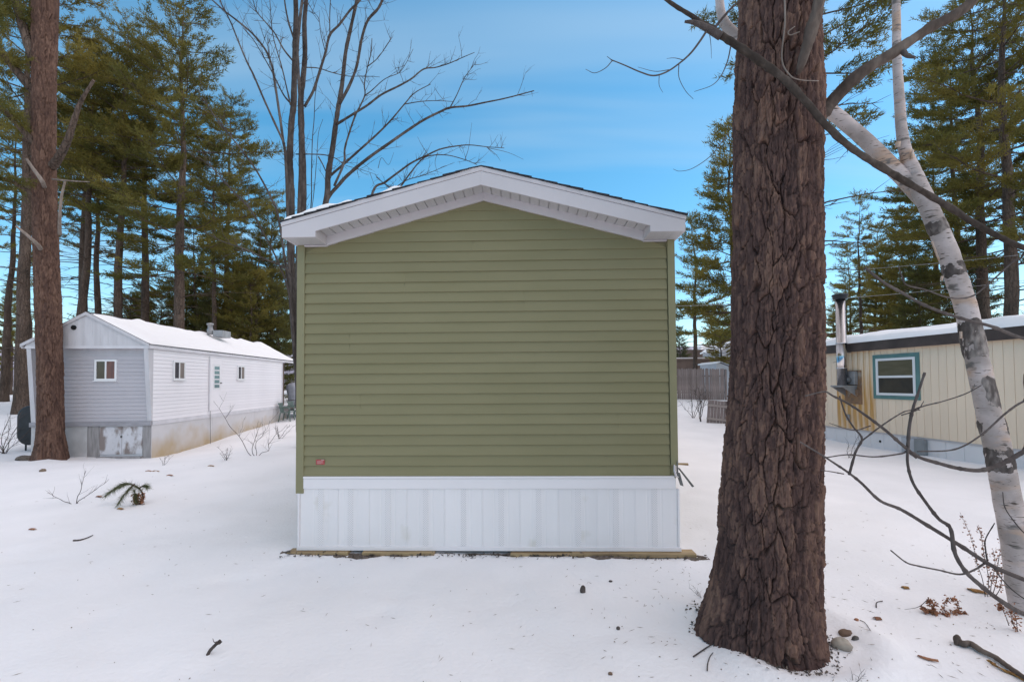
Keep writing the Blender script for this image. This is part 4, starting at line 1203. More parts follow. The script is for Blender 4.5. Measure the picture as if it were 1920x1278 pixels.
M['black_hole'] = pmat('vent_black', (0.008, 0.008, 0.009), rough=0.9)
M['fence_wood'] = pmat('weathered_fence', (0.26, 0.205, 0.19), (0.17, 0.135, 0.125), scale=6.0, stretch=(4, 4, .35), rough=0.85, rnd=.18)
M['brown_wall'] = pmat('brown_wall', (0.12, 0.085, 0.07), (0.17, 0.12, 0.10), scale=1.0, rough=0.8)
M['metal_roof'] = pmat('ribbed_metal_roof', (0.40, 0.42, 0.46), (0.50, 0.52, 0.55), scale=2.0, rough=0.45)
M['shed_wall'] = pmat('pale_shed_wall', (0.50, 0.50, 0.53), (0.44, 0.44, 0.46), scale=1.5, rough=0.6)
M['green_plastic'] = pmat('green_plastic', (0.11, 0.16, 0.145), (0.15, 0.20, 0.18), scale=4.0, rough=0.45)
M['cover'] = pmat('grey_cover', (0.50, 0.51, 0.56), (0.36, 0.37, 0.42), scale=4.0, rough=0.5, bump=.6, bscale=6.0, bdist=.05)
M['deck'] = pmat('grey_deck', (0.30, 0.23, 0.20), (0.22, 0.18, 0.16), scale=4.0, rough=0.8)
M['hill'] = pmat('hazed_wooded_hill', (0.30, 0.28, 0.33), (0.44, 0.42, 0.48), scale=0.02, rough=1.0, spec=0, detail=8.0)  # distance haze put into the pale purple-grey colour

def stain_material(name, base, base2, stain, z0, z1, xs=None, scale=3.0, thr=(-.25, .25)):
    """paint with stains that grow out of the lower edge in an uneven outline"""
    m = pmat(name, base, base2, scale=1.5, rough=0.7, rnd=.02)
    nt, b = nodes_of(m); N, L = nt.nodes, nt.links
    lk = b.inputs['Base Color'].links[0]; src = lk.from_socket
    tc = N.new('ShaderNodeTexCoord'); sp = N.new('ShaderNodeSeparateXYZ'); L.new(tc.outputs['Object'], sp.inputs[0])
    no = N.new('ShaderNodeTexNoise'); no.inputs['Scale'].default_value = scale; no.inputs['Detail'].default_value = 5
    mp = N.new('ShaderNodeMapping'); mp.inputs['Scale'].default_value = (1, .6, .6); L.new(tc.outputs['Object'], mp.inputs['Vector']); L.new(mp.outputs[0], no.inputs['Vector'])
    mr_ = N.new('ShaderNodeMapRange'); mr_.inputs['From Min'].default_value = z0; mr_.inputs['From Max'].default_value = z1
    mr_.inputs['To Min'].default_value = .75; mr_.inputs['To Max'].default_value = -.45
    L.new(sp.outputs['Z'], mr_.inputs['Value'])
    ad = N.new('ShaderNodeMath'); ad.operation = 'ADD'; L.new(mr_.outputs[0], ad.inputs[0])
    n5 = N.new('ShaderNodeMath'); n5.operation = 'MULTIPLY_ADD'; n5.inputs[1].default_value = 1.6; n5.inputs[2].default_value = -.8
    L.new(no.outputs['Fac'], n5.inputs[0]); L.new(n5.outputs[0], ad.inputs[1])
    r2 = N.new('ShaderNodeMapRange'); r2.inputs['From Min'].default_value = thr[0]; r2.inputs['From Max'].default_value = thr[1] + .5
    r2.inputs['To Max'].default_value = .85
    L.new(ad.outputs[0], r2.inputs['Value'])
    mx = N.new('ShaderNodeMix'); mx.data_type = 'RGBA'; L.new(r2.outputs[0], mx.inputs['Factor']); L.new(src, mx.inputs['A'])
    mx.inputs['B'].default_value = (*stain, 1)
    L.new(mx.outputs['Result'], b.inputs['Base Color'])
    return m

def mbox(root, name, a, b, mt, bevel=0.0, label=None, parent=None):
    """box from two local corners in any order"""
    o = MB().box(min(a[0], b[0]), max(a[0], b[0]), min(a[1], b[1]), max(a[1], b[1]), min(a[2], b[2]), max(a[2], b[2])).build(name, mt, parent or root, bevel)
    if label: o['label'] = label
    return o

# ------------------------------------------------------------------ white home on the left
def build_left_home():
    c = P(284, 857, 13.0)
    root = thing('mobile_home', 'long white home with snowy gable roof on the left behind the reddish pine', 'mobile home', (c.x, 13.0, -0.30), R(4.65))
    L = 8.75
    Wd = -on_plane(root, 1, 0.0, 60, 770).x
    print('left home width', Wd, on_plane(root, 1, -.2, 157, 584).x)
    fr = lambda px, py: on_plane(root, 1, 0.0, px, py)
    sd = lambda px, py: on_plane(root, 0, 0.0, px, py)
    zb = fr(284, 797).z; zt = fr(284, 789).z
    OVG = .20
    rid = on_plane(root, 1, -OVG, 157, 584); ev = on_plane(root, 1, -OVG, 276, 643); zev = ev.z; zrd = rid.z
    xr = -Wd / 2 - .04
    zh = on_plane(root, 1, -OVG, 200, 648).z; zh2 = on_plane(root, 1, -OVG, 200, 653).z; zw = fr(200, 668).z
    # body core
    MB().prism([(-Wd + .015, 0.12), (-.015, 0.12), (-.015, zev), (-Wd + .015, zev)], .012, L, 1).build('wall', M['lilac_trim'], root)
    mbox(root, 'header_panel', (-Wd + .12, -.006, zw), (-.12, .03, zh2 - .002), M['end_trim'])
    # end wall siding courses
    n = 17
    chh = (zw - zt) / n
    prof = [(0.002, chh), (-.014, .005), (-.014, 0), (0.002, 0)]
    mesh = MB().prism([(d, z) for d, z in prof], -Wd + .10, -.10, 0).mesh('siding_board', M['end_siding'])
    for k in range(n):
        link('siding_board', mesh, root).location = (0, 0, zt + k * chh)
    mbox(root, 'belt', (-Wd - .02, -.06, zb), (.0, .02, zt - .002), M['belt_grey'], .004)
    # tapered side fins
    for x0, x1 in ((-.115, .0), (-Wd, -Wd + .115)):
        MB().prism([(-OVG, zh2 - .003), (-.02, zt), (.02, zt), (.02, zh2 - .003)], x0, x1, 0).build('end_fin', M['gable_paint'], root)
    # gable: vertical boards with joints
    ng = 15
    for k in range(ng):
        xa = -Wd - .02 + k * (Wd + .04) / ng + .0012; xb = -Wd - .02 + (k + 1) * (Wd + .04) / ng - .0012
        zz = lambda x: zrd - .06 - abs(x - xr) * (zrd - zev) / (Wd / 2 + .06)
        pts = [(xa, zh), (xb, zh), (xb, max(zz(xb), zh + .003))]
        if xa < xr < xb: pts.append((xr, zz(xr)))
        pts.append((xa, max(zz(xa), zh + .003)))
        MB().prism(pts, -OVG, -OVG + .02, 1).build('gable_board', M['gable_paint'], root)
    mbox(root, 'header_trim', (-Wd - .02, -OVG - .012, zh2), (.02, .02, zh - .001), M['lilac_trim'])
    h = on_plane(root, 1, -OVG, 139, 614)
    MB().tube([(h.x, -OVG - .03, h.z), (h.x, -OVG + .01, h.z)], .065, 16).build('vent_hole', M['black_hole'], root)
    # roof slabs and rake boards
    hw = Wd / 2 + .09
    sl = (zrd - zev) / (Wd / 2 + .06)
    LR = L + 1.55
    for s in (-1, 1):
        za, zb_ = zrd, zrd - sl * hw
        MB().prism([(xr, za), (xr + s * hw, zb_), (xr + s * hw, zb_ - .045), (xr, za - .045)], -OVG - .02, LR, 1).build('roof_slab', M['shingle'], root)
        MB().prism([(xr, za - .012), (xr + s * hw, zb_ - .012), (xr + s * hw, zb_ - .10), (xr, za - .10)], -OVG - .045, -OVG - .022, 1).build('rake_board', M['gable_paint'], root)
        mbox(root, 'eave_fascia', (xr + s * hw, -OVG, zb_ - .02), (xr + s * (hw - .025), LR, zb_ - .13), M['lilac_trim'])
        mbox(root, 'soffit', (xr + s * (hw - .03), -OVG + .03, zb_ - .10), (xr + s * (Wd / 2 - .01), LR - .02, zb_ - .085), M['lilac_trim'])
        # snow
        nx, ny = 24, 150
        u = np.linspace(.02, hw + .01, nx); v_ = np.linspace(-OVG - .01, LR, ny)
        Xg, Yg = np.meshgrid(u, v_)
        th = .05 + .05 * fbm(Xg * 2, Yg * 1.2 + 3 * s, 90, 3) - .10 * np.exp(-(Xg / .13) ** 2) * (fbm(Xg * 2 + 1, Yg * 1.7, 95, 2) + .35) - .07 * np.exp(-((Yg + OVG) / .08) ** 2)
        e = np.minimum(np.minimum(hw + .01 - Xg, Yg - v_[0]), v_[-1] - Yg) / .07
        th = np.maximum(th * np.clip(e, 0, 1) ** .5, -.01)
        Zg = zrd - sl * Xg + th
        vv = np.stack([(xr + s * Xg).ravel(), Yg.ravel(), Zg.ravel()], 1)
        i, j = np.meshgrid(np.arange(nx - 1), np.arange(ny - 1)); i = i.ravel(); j = j.ravel()
        f = np.stack([j * nx + i, j * nx + i + 1, (j + 1) * nx + i + 1, (j + 1) * nx + i], 1)
        link('roof_snow', fast_mesh('roof_snow', vv, f if s > 0 else f[:, ::-1], 4, [M['roof_snow']], True), root)
    # side wall courses
    n2 = 19
    z_top = zrd - sl * hw - .10
    ch2 = (z_top - zt) / n2
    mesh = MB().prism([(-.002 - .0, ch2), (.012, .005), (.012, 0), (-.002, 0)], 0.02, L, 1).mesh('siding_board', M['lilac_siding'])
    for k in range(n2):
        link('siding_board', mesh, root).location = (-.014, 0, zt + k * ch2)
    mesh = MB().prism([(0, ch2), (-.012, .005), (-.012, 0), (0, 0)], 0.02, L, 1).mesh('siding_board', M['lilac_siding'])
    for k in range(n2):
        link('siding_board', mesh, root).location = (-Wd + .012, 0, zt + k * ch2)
    mbox(root, 'skirt_flashing', (-.03, .02, zb), (.012, L + .9, zt - .004), M['lilac_trim'], .004)
    # foundation along the side
    zlo = -.35
    M['side_found'] = stain_material('stained_foundation', (0.66, 0.64, 0.65), (0.60, 0.585, 0.59), (0.46, 0.33, 0.17), .05, zb - .05)
    for a, b in ((.02, 3.02), (3.03, 6.1), (6.11, L + .9)):
        mbox(root, 'foundation_panel', (-.05, a, zlo), (-.012, b, zb - .003), M['side_found'])
    # end foundation: panels, boards and the peeling access hatch
    def fx(px): return fr(px, 820).x
    for a, b, mt, nm in ((-Wd, fx(164), 'concrete', 'foundation_panel'), (fx(164.5), fx(187), 'bare_board', 'hatch_post'), (fx(268), fx(283), 'bare_board', 'hatch_post')):
        mbox(root, nm, (a, .02, zlo), (b, -.01, zb - .003), M[mt])
    x0, x1 = fx(187.5), fx(267.5); xm = (x0 + x1) / 2 + .02
    hz0 = fr(230, 851).z
    for a, b in ((x0, xm - .006), (xm + .006, x1)):
        mbox(root, 'access_hatch', (a, -.012, hz0), (b, .012, zb - .03), M['peeling'])
    mbox(root, 'hatch_sill', (x0 - .02, -.10, hz0 - .14), (x1 + .02, .015, hz0 - .06), M['bare_board'])
    mbox(root, 'hatch_gap', (x0, .03, zlo), (x1, .05, zb - .02), M['black_hole'])
    mbox(root, 'hatch_handle', (xm - .03, -.03, hz0 + .46), (xm + .01, -.012, hz0 + .52), M['dark_metal'])
    # windows
    def slider(plane, px0, px1, py0, py1, mats, nm='window'):
        q = fr if plane == 'front' else sd
        a, b = q(px0, (py0 + py1) / 2), q(px1, (py0 + py1) / 2)
        za, zc = q((px0 + px1) / 2, py0).z, q((px0 + px1) / 2, py1).z
        if plane == 'front':
            lo, hi = a.x, b.x
            bx = lambda u0, u1, d0, d1, z0, z1: ((u0, -d0, z0), (u1, -d1, z1))
        else:
            lo, hi = a.y, b.y
            bx = lambda u0, u1, d0, d1, z0, z1: ((d0, u0, z0), (d1, u1, z1))
        fw = .05
        fm = MB()
        def add(u0, u1, d0, d1, z0, z1):
            p, q_ = bx(u0, u1, d0, d1, z0, z1)
            fm.box(min(p[0], q_[0]), max(p[0], q_[0]), min(p[1], q_[1]), max(p[1], q_[1]), min(p[2], q_[2]), max(p[2], q_[2]))
        add(lo, hi, -.03, .035, zc, zc + fw); add(lo, hi, -.03, .035, za - fw, za)
        add(lo, lo + fw, -.03, .035, zc + fw, za - fw); add(hi - fw, hi, -.03, .035, zc + fw, za - fw)
        mid = (lo + hi) / 2
        add(mid - .02, mid + .02, -.03, .03, zc + fw, za - fw)
        w = fm.build(nm, M['vinyl_white'], root)
        for u0, u1, mt in ((lo + fw, mid - .02, mats[0]), (mid + .02, hi - fw, mats[1])):
            p, q_ = bx(u0, u1, .005, .016, zc + fw, za - fw)
            mbox(root, 'pane', p, q_, M[mt], parent=w)
        p, q_ = bx(lo - .02, hi + .02, .0, .055, zc - .025, zc - .002)
        mbox(root, 'sill', p, q_, M['vinyl_white'], parent=w)
    slider('front', 178.5, 220, 674, 713, ('glass', 'curtain'))
    slider('side', 324, 346, 676.5, 712, ('glass', 'blind'))
    slider('side', 444.5, 458, 685.5, 712, ('glass', 'blind'))
    # door on the side
    a, b = sd(393, 720), sd(414, 720)
    d0, d1 = a.y, b.y; zd1 = sd(403, 671).z; zd0 = sd(403, 768.5).z
    door = mbox(root, 'door', (-.01, d0, zd0), (.026, d1, zd1), M['lilac_siding'], .004)
    w0, w1 = sd(399, 700).y, sd(411, 700).y; wz1, wz0 = sd(405, 682.5).z, sd(405, 729).z
    fm = MB(); fm.box(.02, .036, w0, w1, wz0, wz0 + .04).box(.02, .036, w0, w1, wz1 - .04, wz1).box(.02, .036, w0, w0 + .04, wz0 + .04, wz1 - .04).box(.02, .036, w1 - .04, w1, wz0 + .04, wz1 - .04)
    fm.build('window_frame', M['vinyl_white'], door)
    nl = 5
    for k in range(nl):
        za = wz0 + .04 + (wz1 - wz0 - .08) * k / nl
        MB().prism([(.021, za + .01), (.033, za + .004), (.035, za + .008), (.023, za + (wz1 - wz0 - .08) / nl)], w0 + .042, w1 - .042, 1).build('louver', M['louver'], door)
    MB().tube([(.026, d1 - .07, zd0 + .95), (.07, d1 - .07, zd0 + .95)], .025, 10).build('handle', M['dark_metal'], door)
    mbox(root, 'door_trim', (.0, d0 - .045, zd0 - .02), (.020, d0 - .004, zd1 + .04), M['lilac_trim'])
    # cable hanging from door corner to the snow
    cb = sd(393.5, 770)
    MB().tube([(.03, cb.y - .03, cb.z), (.04, cb.y - .04, cb.z - .5), (.09, cb.y - .10, -.1)], .008, 6).build('cable', M['dark_metal'], root, fix=False)
    # roof vents
    q = on_plane(root, 0, xr + .35, 394, 622)
    MB().lathe([(.11, q.z - .10), (.11, q.z + .10), (.085, q.z + .12), (.085, q.z + .26), (.12, q.z + .27), (.12, q.z + .33), (.02, q.z + .36)], q.x, q.y, 18).build('vent_pipe', M['galv'], root)
    mbox(root, 'vent_box', (q.x + .13, q.y - .05, q.z - .20), (q.x + .50, q.y + .55, q.z + .06), M['galv'], .01)
    # porch end
    mbox(root, 'porch_wall', (-.55, L + .004, zb), (-.50, LR - .05, z_top), M['brown_wall'])
    mbox(root, 'porch_door', (-.50, L + .10, zb + .05), (-.47, L + .85, z_top - .15), M['black'])
    mbox(root, 'porch_corner', (-.06, L + .002, zb), (.012, L + .06, z_top), M['lilac_trim'])
    for k in range(7):
        mbox(root, 'deck_board', (-.48 + k * .15, L + .08, zb - .04), (-.48 + k * .15 + .14, L + 2.2, zb), M['deck'])
    mbox(root, 'deck_skirt', (.55, L + .92, -.3), (.57, L + 2.2, zb - .045), M['lilac_trim'])
    return root, L, zb
left_home, LH_L, LH_zb = build_left_home()

def build_left_extras():
    mw = left_home.matrix_basis
    # covered grill on the porch deck
    p = mw @ Vector((.18, LH_L + 1.15, LH_zb))
    root = thing('covered_grill', 'grill under a grey cover on the porch of the white home', 'grill', p, R(10))
    n, sides = 18, 24
    prof = [(.20, 0), (.25, .05), (.27, .25), (.26, .5), (.30, .75), (.33, .95), (.30, 1.08), (.20, 1.17), (.05, 1.20)]
    v = []
    for r, z in prof:
        for k in range(sides):
            a = 2 * math.pi * k / sides
            fold = 1 + .07 * math.sin(5 * a + z * 3) + .04 * math.sin(11 * a - z * 7)
            v.append((r * 1.25 * fold * math.cos(a), r * .85 * fold * math.sin(a), z))
    f = [(i * sides + k, i * sides + (k + 1) % sides, (i + 1) * sides + (k + 1) % sides, (i + 1) * sides + k) for i in range(len(prof) - 1) for k in range(sides)]
    f.append(tuple((len(prof) - 1) * sides + k for k in range(sides)))
    MB().add(v, f, True).build('cover', M['cover'], root)
    MB().tube([(.40 * math.cos(a), .27 * math.sin(a), .33 + .02 * math.sin(3 * a)) for a in np.linspace(0, 2 * math.pi, 25)], .012, 6).build('tie_strap', M['dark_metal'], root)
    # plastic chairs against the foundation
    def chair(loc, rz, label):
        r = thing('plastic_chair', label, 'chair', loc, rz, 'green plastic chairs by the white home')
        MB().box(-.23, .23, -.22, .22, .40, .43).build('seat', M['green_plastic'], r, .01)
        bk = MB()
        for k in range(5):
            bk.hexa([(-.20 + k * .085, .20, .43), (-.145 + k * .085, .20, .43), (-.20 + k * .085, .22, .43), (-.145 + k * .085, .22, .43),
                     (-.20 + k * .085, .28, .80), (-.145 + k * .085, .28, .80), (-.20 + k * .085, .30, .80), (-.145 + k * .085, .30, .80)])
        bk.box(-.23, .23, .275, .31, .80, .86)
        bk.build('backrest', M['green_plastic'], r)
        for s in (-1, 1):
            MB().tube(smooth_path([(s * .25, .27, .66), (s * .27, .05, .65), (s * .27, -.16, .63), (s * .26, -.22, .55), (s * .25, -.22, .40)], 5), .024, 8).build('armrest', M['green_plastic'], r)
            MB().tube([(s * .24, -.20, .41), (s * .26, -.24, .0)], .025, 8).build('leg', M['green_plastic'], r)
            MB().tube([(s * .23, .20, .41), (s * .25, .28, .0)], .025, 8).build('leg', M['green_plastic'], r)
        return r
    a = mw @ Vector((.42, LH_L - .45, 0)); b = mw @ Vector((.55, LH_L + .25, 0))
    chair((a.x, a.y, G(a.x, a.y) - .02), R(95), 'green plastic chair nearer the camera beside the stained foundation')
    chair((b.x, b.y, G(b.x, b.y) - .02), R(80), 'green plastic chair nearer the porch deck')
    # oil tank
    tz = P(50, 843, 13.9)
    X = P(52, 800, 13.9).x
    r = thing('oil_tank', 'black oval oil tank on legs beside the white home', 'tank', (X, 13.9, G(X, 13.9)), R(4.65))
    pts = []
    for a_ in np.linspace(0, math.pi, 13): pts.append((.33 * math.cos(a_), 1.05 + .33 * math.sin(a_)))
    for a_ in np.linspace(math.pi, 2 * math.pi, 13): pts.append((.33 * math.cos(a_), .52 + .33 * math.sin(a_)))
    MB().prism(pts, 0, 1.5, 1).build('tank_body', M['black'], r, .05)
    for x in (-.22, .22):
        for y in (.2, 1.3):
            MB().tube([(x, y, .35), (x, y, -.1)], .022, 8).build('leg', M['black'], r)
    MB().tube([(0, .3, 1.36), (0, .3, 1.55)], .03, 8).build('filler_pipe', M['black'], r)
build_left_extras()

# ------------------------------------------------------------------ cream home on the right
def build_right_home():
    A = P(1547, 740, 14.9); B = P(1920, 740, 9.55)
    ang = math.atan2(A.y - B.y, A.x - B.x)          # direction of the wall, away from the camera
    far = A + (A - B).normalized() * 1.6
    near = B - (A - B).normalized() * 3.4
    root = thing('mobile_home', 'cream vertical sided home with dark fascia and thick roof snow on the right', 'mobile home', (near.x, near.y, -.10), ang - math.pi / 2)
    L = (Vector((far.x, far.y, 0)) - Vector((near.x, near.y, 0))).length
    Wd = 3.9
    wl = lambda px, py, off=0.0: on_plane(root, 0, off, px, py)
    zs0 = (wl(1544, 797).z + wl(1842, 833).z) / 2; zf0 = (wl(1548, 664).z + wl(1920, 634.5).z) / 2; zf1 = wl(1547, 647.5, -.1).z
    mbox(root, 'wall', (.021, 0, zs0 - .003), (Wd, L, zf0 + .1), M['brown_wall'])
    w = .197
    n = int(L / w)
    M['cream_stain'] = M['cream']
    mesh = MB().prism([(0.02, .004), (-.006, .004), (-.010, .010), (-.010, w - .010), (-.006, w - .003), (0.02, w - .003)], zs0, zf0 + .02, 2).mesh('siding_plank', M['cream'])
    # rust-stained planks below the flue
    M['rust_plank'] = pmat('rust_stained_siding', (0.88, 0.71, 0.54), (0.85, 0.67, 0.48), scale=2.0, rough=0.6, c3=(0.56, 0.30, 0.09), c3scale=1.6, c3lo=.38, c3hi=.64, c3stretch=(5, 5, .35))
    mesh_r = MB().prism([(0.02, .004), (-.006, .004), (-.010, .010), (-.010, w - .010), (-.006, w - .003), (0.02, w - .003)], zs0, zf0 + .02, 2).mesh('siding_plank', M['rust_plank'])
    ys = (wl(1574, 740).y, wl(1632, 740).y)
    for k in range(n + 1):
        yy = k * w
        rust = min(ys) - .1 < yy + w / 2 < max(ys) + .05
        link('siding_plank', mesh_r if rust else mesh, root).location = (0, yy, 0)
    # fascia, roof, snow
    mbox(root, 'fascia', (-.13, -.2, zf0), (-.10, L + .2, zf1), M['brown_fascia'])
    mbox(root, 'soffit', (-.10, -.2, zf0 + .03), (.02, L + .2, zf0 + .045), M['brown_fascia'])
    zr = zf1 + .28
    MB().prism([(-.10, zf1 - .002), (Wd / 2, zr), (Wd + .1, zf1 - .002), (Wd + .1, zf1 - .05), (-.10, zf1 - .05)], -.2, L + .2, 1).build('roof_slab', M['shingle'], root)
    nx, ny = 40, 170
    u = np.linspace(-.15, Wd + .12, nx); v_ = np.linspace(-.22, L + .22, ny)
    Xg, Yg = np.meshgrid(u, v_)
    top = zf1 + .28 * (1 - np.abs(Xg - Wd / 2) / (Wd / 2 + .1))
    th = .17 + .09 * fbm(Xg * .9, Yg * .8, 120, 3) + .03 * fbm(Xg * 4, Yg * 3, 125, 2)
    e = np.minimum(np.minimum(Xg - u[0], u[-1] - Xg), np.minimum(Yg - v_[0], v_[-1] - Yg)) / .16
    Zg = top + th * np.sqrt(np.clip(e * (2 - np.clip(e, 0, 1)), 0, 1)) - .012 * (e <= 0)
    vv = np.stack([Xg.ravel(), Yg.ravel(), Zg.ravel()], 1)
    i, j = np.meshgrid(np.arange(nx - 1), np.arange(ny - 1)); i = i.ravel(); j = j.ravel()
    f = np.stack([j * nx + i, j * nx + i + 1, (j + 1) * nx + i + 1, (j + 1) * nx + i], 1)
    link('roof_snow', fast_mesh('roof_snow', vv, f, 4, [M['roof_snow']], True), root)
    # skirting panels
    yk = 0
    k = 0
    while yk < L - .01:
        y2 = min(yk + .42, L)
        MB().prism([(.06, yk + .003), (.032, yk + .003), (.026, yk + .012), (.026, y2 - .012), (.032, y2 - .003), (.06, y2 - .003)], -.25, zs0 - .055, 2).build('skirt_panel', M['white_skirt'], root)
        yk = y2
    mbox(root, 'skirt_band', (.005, 0, zs0 - .05), (.055, L, zs0 - .004), M['white_trim'])
    # window
    a, b = wl(1638.5, 705), wl(1726, 705)
    y1, y0 = a.y, b.y
    z1 = (wl(1638.5, 667).z + wl(1726, 659).z) / 2; z0 = (wl(1638.5, 747).z + wl(1726, 750).z) / 2
    tw = .105
    tm = MB().box(-.03, .0, y0, y1, z0, z0 + tw).box(-.03, .0, y0, y1, z1 - tw, z1).box(-.03, .0, y0, y0 + tw, z0 + tw, z1 - tw).box(-.03, .0, y1 - tw, y1, z0 + tw, z1 - tw)
    win = tm.build('window', M['teal'], root)
    a0, a1, b0, b1 = y0 + tw, y1 - tw, z0 + tw, z1 - tw
    fw = .065
    zm = b0 + (b1 - b0) * .50
    MB().box(-.042, -.004, a0, a1, b0, b0 + fw).box(-.042, -.004, a0, a1, b1 - fw, b1).box(-.042, -.004, a0, a0 + fw, b0 + fw, b1 - fw).box(-.042, -.004, a1 - fw, a1, b0 + fw, b1 - fw).box(-.038, -.004, a0 + fw, a1 - fw, zm - .03, zm + .03).build('sash_frame', M['vinyl_white'], win)
    mbox(root, 'pane', (-.020, a0 + fw, b0 + fw), (-.012, a1 - fw, zm - .03), M['glass'], parent=win)
    mbox(root, 'pane', (-.026, a0 + fw, zm + .03), (-.018, a1 - fw, b1 - fw), M['glass_warm'], parent=win)
    # flue pipe on its bracket
    PX = -.30
    pc = wl(1579, 700, PX)
    zt_, zb_ = wl(1580, 560, PX).z, wl(1577, 722, PX).z
    r = .135
    fl = MB().lathe([(r, zb_), (r, zb_ + .5), (r + .012, zb_ + .5), (r + .012, zb_ + .53), (r, zb_ + .53), (r, zb_ + 1.25), (r + .012, zb_ + 1.25), (r + .012, zb_ + 1.28), (r - .004, zb_ + 1.28), (r - .004, zt_)], pc.x, pc.y, 28).build('flue_pipe', M['steel'], root)
    MB().lathe([(r + .03, zt_), (r + .055, zt_ + .03), (r + .055, zt_ + .10), (r + .09, zt_ + .11), (r + .06, zt_ + .15), (.03, zt_ + .16)], pc.x, pc.y, 28).build('rain_cap', M['black'], fl)
    mbox(root, 'flue_strap', (pc.x + .05, pc.y - .02, zf0 - .02), (-.0, pc.y + .02, zf0 + .02), M['galv'])
    # support bracket: shelf plate and triangle
    mbox(root, 'bracket_shelf', (pc.x - .20, pc.y - .24, zb_ - .05), (-.01, pc.y + .22, zb_ - .003), M['galv'])
    for yy in (pc.y - .22, pc.y + .19):
        MB().prism([(pc.x - .18, zb_ - .052), (-.012, zb_ - .052), (-.012, zb_ - .34)], yy, yy + .02, 1).build('bracket_brace', M['galv'], root)
    q0, q1 = wl(1617, 730).y, wl(1585, 730).y
    zz0, zz1 = wl(1605, 757).z, wl(1605, 694).z
    mbox(root, 'heat_shield', (-.035, min(q0, q1), zz0), (-.012, max(q0, q1), zz1), M['rusty_box'])
    mbox(root, 'thimble_box', (-.16, min(q0, q1) + .10, zb_ + .02), (-.036, max(q0, q1) - .25, zb_ + .42), M['galv'], .02)
    MB().tube([(-.10, pc.y - .12, zb_ + .16), (pc.x + .02, pc.y - .02, zb_ + .16)], .09, 14).build('thimble_elbow', M['dark_metal'], root)
    mbox(root, 'clean_out', (-.09, min(q0, q1) + .06, zb_ - .30), (-.036, min(q0, q1) + .16, zb_ - .12), M['rusty_box'])
    o = wl(1592, 782)
    mbox(root, 'outlet_box', (-.05, o.y - .06, o.z - .09), (-.011, o.y + .05, o.z + .09), M['galv'])
    # meter box on skirting
    a, b = wl(1716, 835, -.05), wl(1735, 835, -.05)
    mb_ = mbox(root, 'meter_box', (-.10, b.y, wl(1725, 853).z), (.026, a.y, wl(1725, 823).z), M['meter'], .02)
    c_, d_ = wl(1690, 830), wl(1714, 830)
    mbox(root, 'grey_panel', (.0, d_.y, -.2), (.025, c_.y, zs0 - .06), M['shed_wall'])
    hh = wl(1650, 827, .02)
    MB().tube([(.02, hh.y, hh.z), (.035, hh.y, hh.z)], .035, 12).build('drain_hole', M['black_hole'], root)
    return root
M['glass_warm'] = pmat('reflecting_glass', (0.10, 0.095, 0.065), (0.13, 0.12, 0.085), scale=2.0, stretch=(1, 1, 5), rough=0.08, spec=0.6)
right_home = build_right_home()

